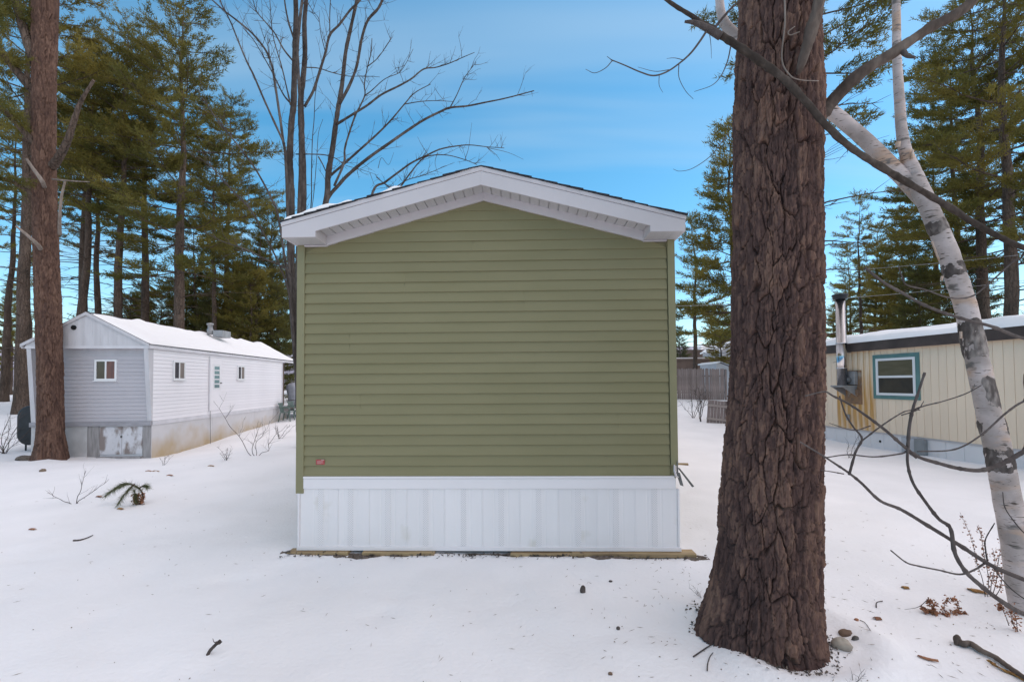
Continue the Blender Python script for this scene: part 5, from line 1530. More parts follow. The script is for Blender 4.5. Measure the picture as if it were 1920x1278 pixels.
# ------------------------------------------------------------------ yard behind: fence, gate panel, shed, cottage, hill
def build_backyard():
    Y = 26.7
    x0 = P(1225, 700, Y).x; x1 = P(1358, 700, Y).x
    gzm = G((x0 + x1) / 2, Y)
    root = thing('picket_fence', 'weathered grey picket fence behind the right corner of the green home', 'fence', (x0, Y, gzm))
    rng = random.Random(3)
    h = P(1320, 691.5, Y).z - gzm
    n = int((x1 - x0) / .125)
    base = [MB().prism([(0.0, -.15), (.112, -.15), (.112, h - .03 * (i % 2)), (.080, h + .035), (.034, h + .035), (0, h - .03 * ((i + 1) % 2))], -.011, .011, 1).mesh('picket', M['fence_wood']) for i in range(3)]
    for k in range(n):
        o = link('picket', base[k % 3], root)
        o.location = (k * .125, rng.uniform(-.004, .004), rng.uniform(-.04, .03)); o.rotation_euler = (0, R(rng.uniform(-.8, .8)), 0)
    for z in (.35, 1.3):
        mbox(root, 'rail', (-.05, .013, z), (x1 - x0 + .05, .055, z + .09), M['fence_wood'])
    mbox(root, 'post', (x1 - x0 + .02, -.05, -.4), (x1 - x0 + .12, .05, h - .02), M['fence_wood'])
    # loose panel
    p = ground_hit(1343, 793)
    g = thing('fence_panel', 'small weathered fence panel with two rails leaning in the snow', 'fence panel', p, R(-14))
    g.rotation_euler = (R(-8), R(6), R(-14))
    sc = p.y / F
    w, hh = 34 * sc, 42 * sc
    nb = 6
    for k in range(nb):
        mbox(g, 'board', (-w / 2 + k * w / nb + .004, 0, -.05), (-w / 2 + (k + 1) * w / nb - .004, .02, hh + rng.uniform(-.02, .02)), M['fence_wood'])
    for z in (.10, hh * .72):
        mbox(g, 'rail', (-w / 2 - .01, -.032, z), (w / 2 + .01, -.002, z + .085), M['shed_lumber'])
    mbox(g, 'post', (w / 2 + .005, -.03, -.15), (w / 2 + .05, .03, hh + .12), M['fence_wood'])
    # shed
    Y2 = 29.5
    a, b = P(1344, 700, Y2), P(1392, 700, Y2)
    gs = G((a.x + b.x) / 2, Y2)
    s = thing('garden_shed', 'pale garden shed with ribbed metal roof past the fence end', 'shed', (a.x, Y2, gs))
    ht = P(1350, 680, Y2).z - gs
    wd = b.x - a.x
    # its gable faces sideways: metal slope falls to the right
    MB().prism([(0.0, -.2), (wd, -.2), (wd, ht - .55), (wd * .12, ht), (0, ht - .06)], 0, 2.6, 1).build('wall', M['shed_wall'], s)
    MB().prism([(wd * .10, ht + .10), (-.10, ht + .02), (-.10, ht - .06), (wd * .10, ht + .02)], -.15, 2.75, 1).build('roof_slope', M['roof_snow'], s)
    rb = MB()
    for k in range(9):
        t0, t1 = k / 9, (k + 1) / 9
        xa, xb = wd * .10 + (wd * .98) * t0, wd * .10 + (wd * .98) * t1
        za, zb = ht + .08 - .62 * t0, ht + .08 - .62 * t1
        MB().prism([(xa, za + .02), (xb - .03, zb + .03), (xb - .02, zb + .055), (xb, zb + .02), (xb, zb - .02), (xa, za - .02)], -.12, 2.7, 1).build('roof_rib', M['metal_roof'], s)
    # long low brown building and cottage behind it
    Y3 = 44.0
    a, b = P(1240, 690, Y3), P(1372, 690, Y3)
    g3 = G((a.x + b.x) / 2, Y3)
    l = thing('long_shed', 'low long brown building beyond the picket fence', 'building', (a.x, Y3, g3))
    z1 = P(1300, 674, Y3).z - g3
    MB().box(0, b.x - a.x, 0, 5, -.3, z1).build('wall', M['brown_wall'], l)
    MB().box(-.15, b.x - a.x + .15, -.15, 5.2, z1 + .002, z1 + .12).build('roof_edge', M['deck'], l)
    MB().box(-.12, b.x - a.x + .12, -.10, 5.15, z1 + .122, z1 + .20).build('roof_snow', M['roof_snow'], l)
    Y4 = 58.0
    a, b = P(1287, 690, Y4), P(1352, 690, Y4)
    g4 = G((a.x + b.x) / 2, Y4)
    c = thing('cottage', 'dark brown cottage with a snowy pyramid roof far behind the fence', 'house', (a.x, Y4, g4))
    z1 = P(1318, 655, Y4).z - g4; z2 = P(1330, 643.5, Y4).z - g4
    wd = b.x - a.x
    MB().box(0, wd, 0, 5, -.3, z1).build('wall', M['brown_wall'], c)
    xa, xb = P(1315, 655, Y4).x - a.x, P(1349, 655, Y4).x - a.x
    MB().add([(xa, .2, z1 + .01), (xb, .2, z1 + .01), (xb, 4.8, z1 + .01), (xa, 4.8, z1 + .01), ((xa + xb) / 2, 2.5, z2 + .2)], [(0, 1, 4), (1, 2, 4), (2, 3, 4), (3, 0, 4), (3, 2, 1, 0)]).build('roof', M['roof_snow'], c)
    for k in range(2):
        x = wd * (.25 + .4 * k)
        o = mbox(c, 'window', (x, -.04, z1 * .45), (x + .9, .01, z1 * .75), M['vinyl_white'])
        mbox(c, 'pane', (x + .08, -.055, z1 * .45 + .08), (x + .82, -.04, z1 * .75 - .08), M['glass'], parent=o)
    # far white gabled wall end
    a = P(1354, 690, 50)
    w_ = thing('white_house', 'bit of a white house wall beyond the fence near the big trunk', 'house', (a.x, 50, G(a.x, 50)))
    zt_ = P(1360, 656, 50).z - G(a.x, 50)
    MB().prism([(0, -.3), (3, -.3), (3, zt_), (1.5, zt_ + 1.0), (0, zt_)], 0, 5, 1).build('wall', M['shed_wall'], w_)
    for s_ in (0, 1):
        pts = [(-.25, zt_ - .15), (1.5, zt_ + 1.05), (1.5, zt_ + 1.2), (-.25, zt_)] if s_ == 0 else [(3.25, zt_ - .15), (1.5, zt_ + 1.05), (1.5, zt_ + 1.2), (3.25, zt_)]
        MB().prism(pts, -.2, 5.2, 1).build('roof_slope', M['roof_snow'], w_)
    # hill
    nx, ny = 90, 24
    xs = np.linspace(-700, 900, nx); ys = np.linspace(0, 260, ny)
    X, Yy = np.meshgrid(xs, ys)
    prof = np.sin(np.clip(Yy / 200, 0, 1) * np.pi / 2) ** 1.2
    hgt = (44 + 40 * fbm(X / 190 + 3.2, X * 0 + .4, 140, 3) + 10 * np.exp(-((X - 220) / 120) ** 2)) * prof + 3 * fbm(X / 22, Yy / 22, 150, 3) * prof - 1.5
    v = np.stack([X.ravel(), Yy.ravel() + 430, hgt.ravel()], 1)
    i, j = np.meshgrid(np.arange(nx - 1), np.arange(ny - 1)); i = i.ravel(); j = j.ravel()
    f = np.stack([j * nx + i, j * nx + i + 1, (j + 1) * nx + i + 1, (j + 1) * nx + i], 1)
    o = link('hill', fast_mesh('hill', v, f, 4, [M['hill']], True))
    tag(o, 'pale wooded winter hill on the horizon', kind='structure')
    # wires
    for (q0, q1, r, lab) in (((1100, 575, 24), (2050, 508, 24), .012, 'thin power line sagging above the cream home roof'),
                             ((1100, 520, 30), (2050, 462, 20), .010, 'upper thin wire crossing behind the birch')):
        A, B = P(*q0), P(*q1)
        t = np.linspace(0, 1, 30)[:, None]
        p = np.array(A) * (1 - t) + np.array(B) * t
        p[:, 2] -= .5 * 4 * (t * (1 - t))[:, 0]
        o = MB().tube(p, r, 5).build('power_line', M['galv'], None, fix=False)
        tag(o, lab, 'wire', 'power lines')
M['shed_lumber'] = pmat('pale_lumber', (0.36, 0.30, 0.27), (0.29, 0.24, 0.22), scale=6.0, stretch=(.4, 3, 3), rough=.8)
build_backyard()
# ------------------------------------------------------------------ reddish pine in front of the white home
def build_red_pine():
    YC = 12.3
    edge = [(0, 57, 112), (150, 57, 107), (263, 57, 106), (400, 59, 109), (560, 63, 116), (700, 68, 120), (800, 68, 121), (830, 66, 124), (845, 63, 128)]
    base = P(95, 856, YC)
    root = thing('pine_tree', 'thick reddish brown pine trunk in front of the white home on the left', 'tree', (base.x, YC, G(base.x, YC)))
    o = Vector(root.location)
    rows = []
    for py, l, r in reversed(edge):
        x_, z_, r_ = disc(l, r, py, YC)
        rows.append((z_ - o.z, x_ - o.x, 0, r_))
    rows = [(-.4, rows[0][1], 0, rows[0][3] * 1.15)] + rows + [(15.0, rows[-1][1], .1, .25), (20, rows[-1][1] + .2, .1, .06)]
    bark_trunk('trunk', rows, 190, .030, 12.2, 18, .42, .045, M['bark_red'], root, 15, [(R(200), .12, .3, .4), (R(-80), .12, .3, .4), (R(-20), .16, .3, .4), (R(90), .1, .3, .5)], 16)
    def limb(pl, r0, r1, mt='bark_far', nm='limb', sides=10):
        q = smooth_path([P(a, b, c) - o for a, b, c in pl], 6)
        rng = random.Random(int(pl[0][0] * 7 + pl[0][1]))
        rad = .72 * np.linspace(r0, r1, len(q)) * (1 + .08 * np.array([rng.uniform(-1, 1) for _ in q]))
        MB().tube(q, rad, sides).build(nm, M[mt], root, fix=False)
    limb([(82, 150, 12.3), (66, 120, 12.2), (46, 60, 12.1), (28, 0, 12.0), (10, -70, 12)], .17, .12, 'bark_far')
    limb([(75, 180, 12.3), (52, 158, 12.1), (26, 127, 12), (0, 98, 11.9), (-40, 60, 11.8)], .16, .11)
    limb([(75, 285, 12.3), (60, 262, 12.1), (39, 241, 12), (15, 215, 11.9), (-30, 180, 11.8)], .12, .08)
    limb([(98, 312, 12.3), (110, 296, 12.1), (127, 263, 12), (140, 222, 12), (152, 190, 12), (176, 150, 12)], .15, .045)
    limb([(75, 372, 12.3), (57, 362, 12.1), (30, 345, 12), (0, 333, 11.9), (-40, 320, 11.8)], .09, .06)
    limb([(84, 352, 12.2), (78, 338, 11.85), (62, 316, 11.8), (50, 298, 11.75)], .075, .045, 'dead_wood', 'dead_stub')
    limb([(98, 336, 12.2), (120, 338, 12.0), (145, 340, 12), (168, 341, 12)], .035, .015, 'dead_wood', 'dead_stub')
    limb([(78, 470, 12.2), (70, 458, 11.8), (50, 440, 11.7), (30, 424, 11.6)], .075, .035, 'dead_wood', 'dead_stub')
    limb([(112, 440, 12.25), (112, 410, 12.0), (115, 370, 11.95), (122, 340, 11.9)], .06, .03, 'dead_wood', 'dead_stub')
    # needle sprays on the live limbs
    rng = np.random.default_rng(30)
    TP, TD = [], []
    for pl in ([(26, 127, 12), (0, 98, 11.9)], [(39, 241, 12), (0, 205, 11.9)], [(30, 345, 12), (0, 333, 11.9)], [(46, 60, 12.1), (28, 0, 12)], [(10, 40, 12), (0, 10, 12)]):
        a, b = (np.array(P(*pl[0]) - o), np.array(P(*pl[1]) - o))
        for k in range(36):
            p = a + (b - a) * rng.uniform(0, 1.4); d = rng.normal(size=3); d[2] = d[2] * .25 - .05; d /= np.linalg.norm(d); l = rng.uniform(.15, .8)
            for s in np.linspace(.3, 1, 5): TP.append(p + d * l * s); TD.append(d)
    TP = np.array(TP); TD = np.array(TD); n = len(TP); K = 9
    dirs = TD[:, None, :] * .7 + rng.normal(0, .55, (n, K, 3)); dirs /= np.linalg.norm(dirs, axis=2, keepdims=True)
    sv = np.cross(dirs, rng.normal(0, 1, (n, K, 3))); sv /= np.linalg.norm(sv, axis=2, keepdims=True)
    bs = TP[:, None, :] + rng.normal(0, .03, (n, K, 3))
    v = np.stack([bs - sv * .008, bs + sv * .008, bs + dirs * .15], 2).reshape(-1, 3)
    c = link('crown', fast_mesh('crown', v, np.arange(len(v)).reshape(-1, 3), 3, [M['needles']]), root)
    c['kind'] = 'stuff'
build_red_pine()

# ------------------------------------------------------------------ bare trees with hand-traced limbs
def twigs_along(mb, path, rng, n, lmin, lmax, r, up=0.3, depth=1):
    path = np.asarray(path)
    for _ in range(n):
        i = rng.integers(int(len(path) * .25), len(path) - 1)
        d = path[min(i + 1, len(path) - 1)] - path[i - 1]; d /= np.linalg.norm(d) + 1e-9
        q = d * .7 + rng.normal(0, .6, 3) + np.array([0, 0, up]); q /= np.linalg.norm(q)
        l = rng.uniform(lmin, lmax)
        t = np.linspace(0, 1, 5)[:, None]
        p = path[i] + q * l * t + rng.normal(0, .03, (5, 3)) * l * t + np.array([0, 0, .12 * l]) * t ** 2
        mb.tube(p, np.linspace(r, r * .35, 5), 4, cap=False)
        if depth > 0 and l > .35:
            twigs_along(mb, p, rng, 2, l * .25, l * .5, r * .6, up, depth - 1)

M['bark_maple'] = bark_material('maple_bark', [(0.035, 0.028, 0.026), (0.075, 0.062, 0.056), (0.15, 0.13, 0.12)], attr=False, bump=0.8, fine=50)
def build_maple():
    Y0 = 13.0
    Zm = lambda zx, zy: (400 + zx / 3.043, zy / 3.043)
    base = P(568, 838, Y0)
    root = thing('bare_maple', 'bare many stemmed maple rising behind the left corner of the green home', 'tree', (base.x, Y0, G(base.x, Y0)))
    o = Vector(root.location)
    rng = np.random.default_rng(77)
    low = lambda dx, Y: [(568 + dx * .2, 855, Y0), (562 + dx * .5, 700, Y0 + (Y - Y0) * .3), (552 + dx * .8, 540, Y0 + (Y - Y0) * .6)]
    S = [   # (start list in pixels, traced list in zoom coordinates, depth, r0, r1, twigs)
        (low(-6, 13.0), [(445, 1200), (440, 1000), (436, 900), (446, 700), (458, 600), (462, 450), (468, 250), (472, 100), (470, 0), (462, -220)], 13.0, .150, .085, 14),
        (low(10, 13.3), [(508, 1210), (512, 1050), (506, 850), (502, 700), (500, 560), (515, 420), (523, 300), (520, 130), (530, 0), (540, -200)], 13.3, .165, .075, 14),
        (low(6, 12.7), [(496, 1000), (500, 800), (495, 600), (486, 420), (480, 300), (486, 200), (500, 60), (520, -80)], 12.7, .07, .05, 8),
        (low(22, 13.5), [(640, 1165), (655, 1000), (680, 850), (700, 700), (715, 600), (735, 480), (755, 300), (780, 180), (820, 0), (850, -120)], 13.5, .14, .055, 10),
        (None, [(720, 595), (780, 480), (820, 370), (845, 230), (880, 120), (940, 50), (970, -10), (1010, -90)], 13.3, .06, .045, 10),
        (low(24, 13.8), [(630, 1190), (720, 1050), (800, 970), (900, 890), (1000, 820), (1100, 750), (1200, 685), (1300, 635), (1350, 615), (1450, 605), (1550, 585), (1650, 565), (1750, 540), (1830, 518)], 13.6, .085, .018, 12),
        (None, [(670, 1000), (740, 940), (830, 860), (930, 770), (1010, 690), (1090, 595), (1150, 530), (1240, 480)], 13.8, .055, .014, 8),
        (None, [(1090, 595), (1180, 580), (1270, 575), (1365, 580)], 13.8, .02, .010, 3),
        (None, [(1352, 612), (1390, 540), (1430, 450), (1465, 400), (1500, 355)], 13.6, .022, .008, 4),
        (None, [(1010, 690), (1055, 672)], 13.8, .016, .006, 0),
        (None, [(700, 712), (800, 650), (880, 600), (960, 540), (1060, 490), (1130, 450), (1200, 395), (1270, 385), (1350, 360), (1430, 325), (1490, 300)], 13.2, .05, .010, 8),
        (None, [(690, 1060), (745, 930), (750, 850), (775, 760), (810, 660), (840, 600), (865, 540), (862, 480), (880, 380), (900, 300), (905, 220)], 13.0, .045, .014, 8),
        (None, [(865, 545), (900, 520), (960, 465), (1000, 440), (1060, 415), (1100, 360), (1140, 280)], 13.0, .022, .008, 4),
        (None, [(880, 380), (930, 340), (970, 290), (1020, 215)], 13.0, .020, .007, 3),
        (None, [(520, 610), (570, 520), (600, 430), (640, 300), (665, 200), (720, 140), (780, 60), (830, 10), (880, -60)], 13.1, .055, .035, 10),
        (None, [(665, 200), (664, 100), (668, 0), (668, -80)], 13.1, .024, .012, 4),
        (None, [(640, 300), (615, 200), (598, 100), (545, 60)], 13.2, .018, .008, 4),
        (low(-10, 12.6), [(415, 950), (398, 800), (382, 680), (352, 480), (335, 380), (300, 290), (230, 200), (150, 130), (60, 60), (-30, -20)], 12.6, .062, .025, 12),
        (None, [(450, 600), (400, 540), (345, 430), (290, 330), (230, 230), (170, 160)], 12.9, .035, .012, 8),
        (None, [(405, 820), (340, 680), (290, 570), (230, 430), (190, 350), (140, 230), (100, 130), (50, 30), (20, -40)], 12.4, .042, .018, 10),
        (None, [(455, 350), (400, 280), (350, 190), (300, 130), (250, 70), (225, 0)], 12.8, .035, .014, 8),
        (None, [(462, 230), (430, 130), (410, 30), (402, -60)], 12.9, .04, .022, 4),
        (None, [(345, 400), (315, 300), (310, 200)], 12.6, .022, .008, 3),
        (None, [(440, 600), (395, 400), (340, 200), (322, 0)], 12.7, .028, .014, 6),
        (low(14, 13.6), [(555, 1200), (560, 1000), (565, 800), (575, 680), (580, 560), (595, 460)], 13.6, .030, .012, 6),
        (low(16, 13.9), [(568, 1150), (590, 900), (600, 760), (625, 680)], 13.9, .022, .008, 4),
        (None, [(530, 385), (600, 390), (680, 415), (770, 435), (860, 435), (950, 440)], 13.3, .022, .008, 6),
        (None, [(470, 880), (560, 880), (640, 885), (700, 905), (745, 940)], 13.2, .024, .016, 4),
        (None, [(755, 945), (850, 970), (935, 998)], 13.2, .012, .005, 3),
        (None, [(600, 895), (625, 940), (640, 975)], 13.4, .026, .018, 0),
        (low(-14, 12.3), [(372, 1245), (330, 1130), (250, 980), (180, 880), (100, 780), (20, 680), (-60, 560)], 12.3, .050, .020, 12),
        (low(-16, 12.1), [(270, 1300), (200, 1180), (130, 1110), (60, 1030), (0, 960), (-120, 870)], 12.0, .040, .012, 12),
        ([(556, 560, 12.8), (548, 520, 12.5), (530, 500, 12.3)], [(300, 1480), (180, 1420), (60, 1380), (-60, 1320)], 12.0, .045, .012, 10),
    ]
    mb_t = MB()
    for start, tr, Y, r0, r1, ntw in S:
        pts = [P(a, b, c) - o for a, b, c in (start or [])]
        n = len(tr)
        for i, q in enumerate(tr):
            px, py = Zm(*q)
            yy = Y + (rng.uniform(-.15, .15) if i else 0)
            pts.append(P(px, py, yy) - o)
        path = smooth_path(pts, 6)
        rad = .72 * np.linspace(r0, r1, len(path)) * (1 + .10 * rng.normal(0, .5, len(path)))
        if start and r0 > .05: rad[:6] *= np.linspace(1.25, 1.0, 6)
        MB().tube(path, rad, 9 if r0 > .04 else 6).build('stem' if start else 'limb', M['bark_maple'], root, fix=False)
        if ntw: twigs_along(mb_t, path, rng, ntw * 2, .15, .75, .0075, .25, 1)
    tw = mb_t.build('twigs', M['twig'], root, fix=False); tw['kind'] = 'stuff'
    # second bare tree behind the roof
    b2 = P(690, 820, 15.5)
    r2 = thing('bare_sapling', 'bare arching sapling showing over the left roof slope', 'tree', (b2.x, 15.5, G(b2.x, 15.5)))
    o2 = Vector(r2.location)
    mb_t = MB()
    for tr, r0, r1 in (([(910, 1095), (980, 1040), (1060, 980), (1130, 930), (1220, 885), (1300, 850), (1400, 832), (1470, 828), (1560, 838), (1660, 845)], .05, .010),
                       ([(1080, 1050), (1130, 980), (1180, 920), (1230, 890), (1330, 885), (1430, 910), (1505, 940)], .035, .010),
                       ([(1000, 1100), (1100, 1030), (1200, 1000), (1330, 945)], .02, .007), ([(930, 1010), (990, 1060), (1010, 1075)], .016, .008)):
        main = r0 > .03
        pts = ([P(690, 830, 15.5) - o2, P(690, 600, 15.5) - o2, P(685, 450, 15.5) - o2] if main else []) + [P(*Zm(*q), 15.5) - o2 for q in tr]
        path = smooth_path(pts, 6)
        MB().tube(path, np.linspace(r0, r1, len(path)), 7).build('stem' if main else 'limb', M['bark_maple'], r2, fix=False)
        twigs_along(mb_t, path[len(path) // 3 if main else 0:], rng, 14, .2, .7, .008, .35, 1)
    for tr in ([(1435, 912), (1455, 850), (1465, 780), (1475, 700)], [(1230, 890), (1190, 830), (1165, 780)], [(1280, 870), (1265, 930), (1285, 1000)], [(1560, 840), (1610, 880), (1640, 920)], [(1560, 842), (1680, 870), (1770, 910)], [(940, 960), (960, 900), (1000, 940), (1030, 870)]):
        path = smooth_path([P(*Zm(*q), 15.5) - o2 for q in tr], 5)
        mb_t.tube(path, np.linspace(.010, .004, len(path)), 5, cap=False)
    tw = mb_t.build('twigs', M['twig'], r2, fix=False); tw['kind'] = 'stuff'
build_maple()

# ------------------------------------------------------------------ bare shrub branches at the right, rooted beyond the frame
def build_right_shrub():
    rt = Vector((4.3, 2.75, 0)); rt.z = G(rt.x, rt.y)
    root = thing('bare_shrub', 'bare dark shrub branches reaching in from the right picture edge', 'shrub', rt)
    def br(pl, r0, r1, nm='branch', start=None, knots=True):
        pts = [Vector(s) for s in (start or [])] + [P(*q) - rt for q in pl]
        path = smooth_path(pts, 8)
        rng = random.Random(int(pl[0][0]) * 3 + int(pl[0][1]))
        rad = .8 * np.linspace(r0, r1, len(path)) * (1 + .07 * np.array([rng.uniform(-1, 1) for _ in path]))
        if knots:
            for k in range(4, len(path), 9): rad[k] *= 1.28
        MB().tube(path, rad, 10).build(nm, M['twig'], root, fix=False)
    base = [(0, 0, -.05)]
    br([(1985, 812, 2.55), (1920, 846, 2.5), (1880, 868, 2.48), (1840, 881, 2.46), (1800, 878, 2.44), (1760, 868, 2.42), (1720, 855, 2.4), (1690, 832, 2.38), (1660, 806, 2.36), (1620, 776, 2.35), (1590, 756, 2.35), (1562, 742, 2.35), (1545, 734, 2.36), (1510, 742, 2.38)], .017, .004, start=base)
    br([(1718, 858, 2.40), (1700, 846, 2.39), (1690, 850, 2.39), (1640, 856, 2.38), (1590, 852, 2.38), (1545, 858, 2.4)], .006, .0035)
    br([(1702, 842, 2.39), (1705, 800, 2.36), (1712, 765, 2.34), (1722, 735, 2.32), (1734, 698, 2.3)], .0095, .0065)
    br([(1712, 768, 2.34), (1735, 760, 2.33), (1768, 752, 2.32), (1810, 738, 2.3), (1840, 722, 2.28)], .005, .0025)
    br([(1690, 778, 2.35), (1720, 768, 2.33), (1732, 752, 2.33)], .004, .002)
    br([(1616, 826, 2.37), (1650, 800, 2.36), (1680, 780, 2.35), (1700, 770, 2.34), (1725, 768, 2.34)], .005, .003)
    br([(1592, 890, 2.40), (1604, 848, 2.38), (1616, 822, 2.37), (1600, 800, 2.36), (1585, 775, 2.35), (1574, 742, 2.35)], .0075, .004)
    br([(1970, 738, 2.45), (1920, 752, 2.44), (1885, 775, 2.43), (1840, 815, 2.42), (1790, 842, 2.41), (1720, 846, 2.4)], .008, .004, start=base)
    br([(1632, 798, 2.36), (1600, 806, 2.36), (1555, 793, 2.37)], .004, .002)
    br([(2000, 1120, 2.55), (1920, 1086, 2.5), (1860, 1060, 2.48), (1800, 1022, 2.46), (1740, 985, 2.44), (1690, 955, 2.42), (1650, 938, 2.42), (1615, 905, 2.41), (1590, 885, 2.4), (1560, 865, 2.4), (1540, 852, 2.41), (1500, 828, 2.45)], .0165, .004, start=base)
    br([(1582, 888, 2.40), (1560, 884, 2.4), (1540, 881, 2.41)], .004, .0025)
    br([(2000, 1180, 2.5), (1920, 1150, 2.46), (1880, 1128, 2.45), (1840, 1098, 2.44), (1810, 1070, 2.43), (1790, 1035, 2.42), (1782, 990, 2.41), (1760, 972, 2.40), (1735, 940, 2.39), (1712, 905, 2.38), (1702, 870, 2.38), (1702, 838, 2.38)], .0165, .007, start=base)
    br([(1850, 1052, 2.48), (1830, 1066, 2.46), (1800, 1076, 2.45), (1760, 1068, 2.45), (1720, 1060, 2.45), (1698, 1053, 2.45), (1670, 1031, 2.46)], .0065, .004)
    br([(1852, 1055, 2.48), (1848, 1030, 2.47), (1848, 1010, 2.46), (1865, 980, 2.44)], .005, .003)
    br([(2000, 1000, 2.4), (1940, 1010, 2.4), (1920, 998, 2.4), (1900, 975, 2.4), (1884, 950, 2.4), (1880, 922, 2.4)], .005, .0025, start=base)
    br([(1862, 1063, 2.48), (1885, 1092, 2.5), (1915, 1118, 2.52), (1970, 1150, 2.55)], .004, .004)
    br([(2000, 350, 3.0), (1960, 380, 3.0), (1920, 475, 3.0), (1900, 490, 2.98), (1850, 535, 2.96), (1820, 556, 2.95), (1780, 558, 2.94), (1735, 543, 2.93), (1700, 534, 2.92), (1690, 515, 2.91), (1685, 500, 2.91)], .009, .004, start=base + [(.6, .1, 2.0)])
    br([(2000, 640, 2.7), (1920, 634, 2.7), (1860, 612, 2.68), (1800, 596, 2.66), (1740, 575, 2.65), (1690, 548, 2.64), (1655, 528, 2.63), (1622, 502, 2.62)], .013, .008, start=base + [(.3, .05, 1.0)])
build_right_shrub()

# ------------------------------------------------------------------ dried weeds, seedlings, litter on the snow
M['dry_leaf'] = pmat('dried_leaf', (0.22, 0.085, 0.05), (0.34, 0.16, 0.085), scale=20.0, rough=.8, rnd=.2)
M['dry_fern'] = pmat('dried_fern', (0.26, 0.105, 0.06), (0.36, 0.17, 0.09), scale=20.0, rough=.85)
M['yellow_leaf'] = pmat('yellow_brown_leaf', (0.36, 0.20, 0.06), (0.28, 0.14, 0.05), scale=15.0, rough=.8)
M['rock'] = pmat('field_stone', (0.40, 0.35, 0.29), (0.30, 0.26, 0.22), scale=9.0, rough=.85, bump=.5, bscale=25)
M['brown_rock'] = pmat('brown_clod', (0.20, 0.13, 0.09), (0.13, 0.085, 0.065), scale=14.0, rough=.9, bump=.7, bscale=35)
M['seedling'] = foliage_material('seedling_needles', (0.12, 0.14, 0.065), (0.20, 0.20, 0.10))
M['litter'] = pmat('needle_litter', (0.16, 0.115, 0.085), (0.25, 0.19, 0.14), scale=40.0, rough=.9)

def leaf_tris(V, Fc, p, rng, s):
    a = rng.normal(size=3); a /= np.linalg.norm(a); b = np.cross(a, rng.normal(size=3)); b /= np.linalg.norm(b)
    o = len(V); l, w = s * rng.uniform(.7, 1.4), s * rng.uniform(.3, .55)
    bend = np.cross(a, b) * s * rng.uniform(-.3, .3)
    V.extend([p, p + a * l * .5 + b * w + bend, p + a * l, p + a * l * .5 - b * w + bend]); Fc.extend([(o, o + 1, o + 2), (o, o + 2, o + 3)])

def weed(name, label, px, py, stems, mt, leaf=.016, per=26, group=None, cat='plant'):
    """stems: list of pixel polylines (px,py,dY) traced in the photo, leaves clothe their upper part"""
    g = ground_hit(px, py)
    root = thing(name, label, cat, g, 0, group)
    rng = np.random.default_rng(int(px + py))
    for st, lo in stems:
        pts = [P(a, b, g.y + d) - g for a, b, d in st]
        path = smooth_path(pts, 7)
        MB().tube(path, np.linspace(.0032, .0012, len(path)), 5).build('stem', M['twig'], root, fix=False)
        V, Fc = [], []
        for k in range(per):
            i = int((lo + (1 - lo) * rng.random()) * (len(path) - 1))
            p = path[i] + rng.normal(0, .010, 3)
            leaf_tris(V, Fc, p, rng, leaf)
        if lo < 1:
            o = link('leaves', fast_mesh('leaves', np.array(V), np.array(Fc), 3, [M[mt]]), root); o['kind'] = 'stuff'
    return root
weed('dried_fern', 'curled rust brown dried fern lying on the snow right of the big pine', 1770, 1150, [
    ([(1795, 1188, -.10), (1785, 1170, -.06), (1775, 1152, 0), (1770, 1138, .02), (1775, 1124, .02), (1788, 1122, .02), (1797, 1132, .02), (1798, 1142, .02), (1788, 1150, .02)], .05),
    ([(1756, 1164, -.04), (1752, 1145, -.02), (1748, 1130, -.01), (1741, 1124, 0)], .10),
    ([(1800, 1190, -.12), (1790, 1178, -.08), (1778, 1160, -.05), (1772, 1148, -.02)], .0),
    ([(1765, 1150, 0), (1745, 1146, 0), (1728, 1140, 0)], .2),
    ([(1780, 1151, 0), (1800, 1150, 0), (1815, 1153, 0)], .2),
    ([(1741, 1122, 0), (1722, 1137, 0), (1696, 1142, .0)], 1.0)], 'dry_fern', .022, 120)
weed('dried_weed', 'tall dried rust coloured weed at the foot of the birch', 1850, 1118, [
    ([(1848, 1122, 0), (1842, 1085, .02), (1830, 1050, .03), (1822, 1010, .04), (1800, 960, .05)], .35),
    ([(1852, 1120, 0), (1853, 1080, 0), (1845, 1040, .02), (1840, 1005, .03), (1832, 985, .04)], .25),
    ([(1860, 1118, 0), (1868, 1090, -.02), (1872, 1050, -.03), (1880, 1010, -.03), (1878, 970, -.02)], .2),
    ([(1865, 1120, 0), (1876, 1100, -.02), (1880, 1070, -.03), (1890, 1040, -.03), (1886, 1000, -.02)], .2),
    ([(1856, 1122, 0), (1860, 1085, .03), (1866, 1060, .03), (1862, 1030, .03)], .2)], 'dry_fern', .016, 100)
weed('dried_weed', 'drooping dried weed hanging low right of the birch foot', 1898, 1180, [
    ([(1915, 1195, 0), (1900, 1170, 0), (1895, 1150, 0), (1890, 1130, 0)], .1), ([(1912, 1196, 0), (1908, 1180, -.03), (1905, 1160, -.04), (1900, 1145, -.04)], .1),
    ([(1892, 1172, .02), (1884, 1150, .02), (1875, 1135, .02)], .9)], 'dry_fern', .016, 80)

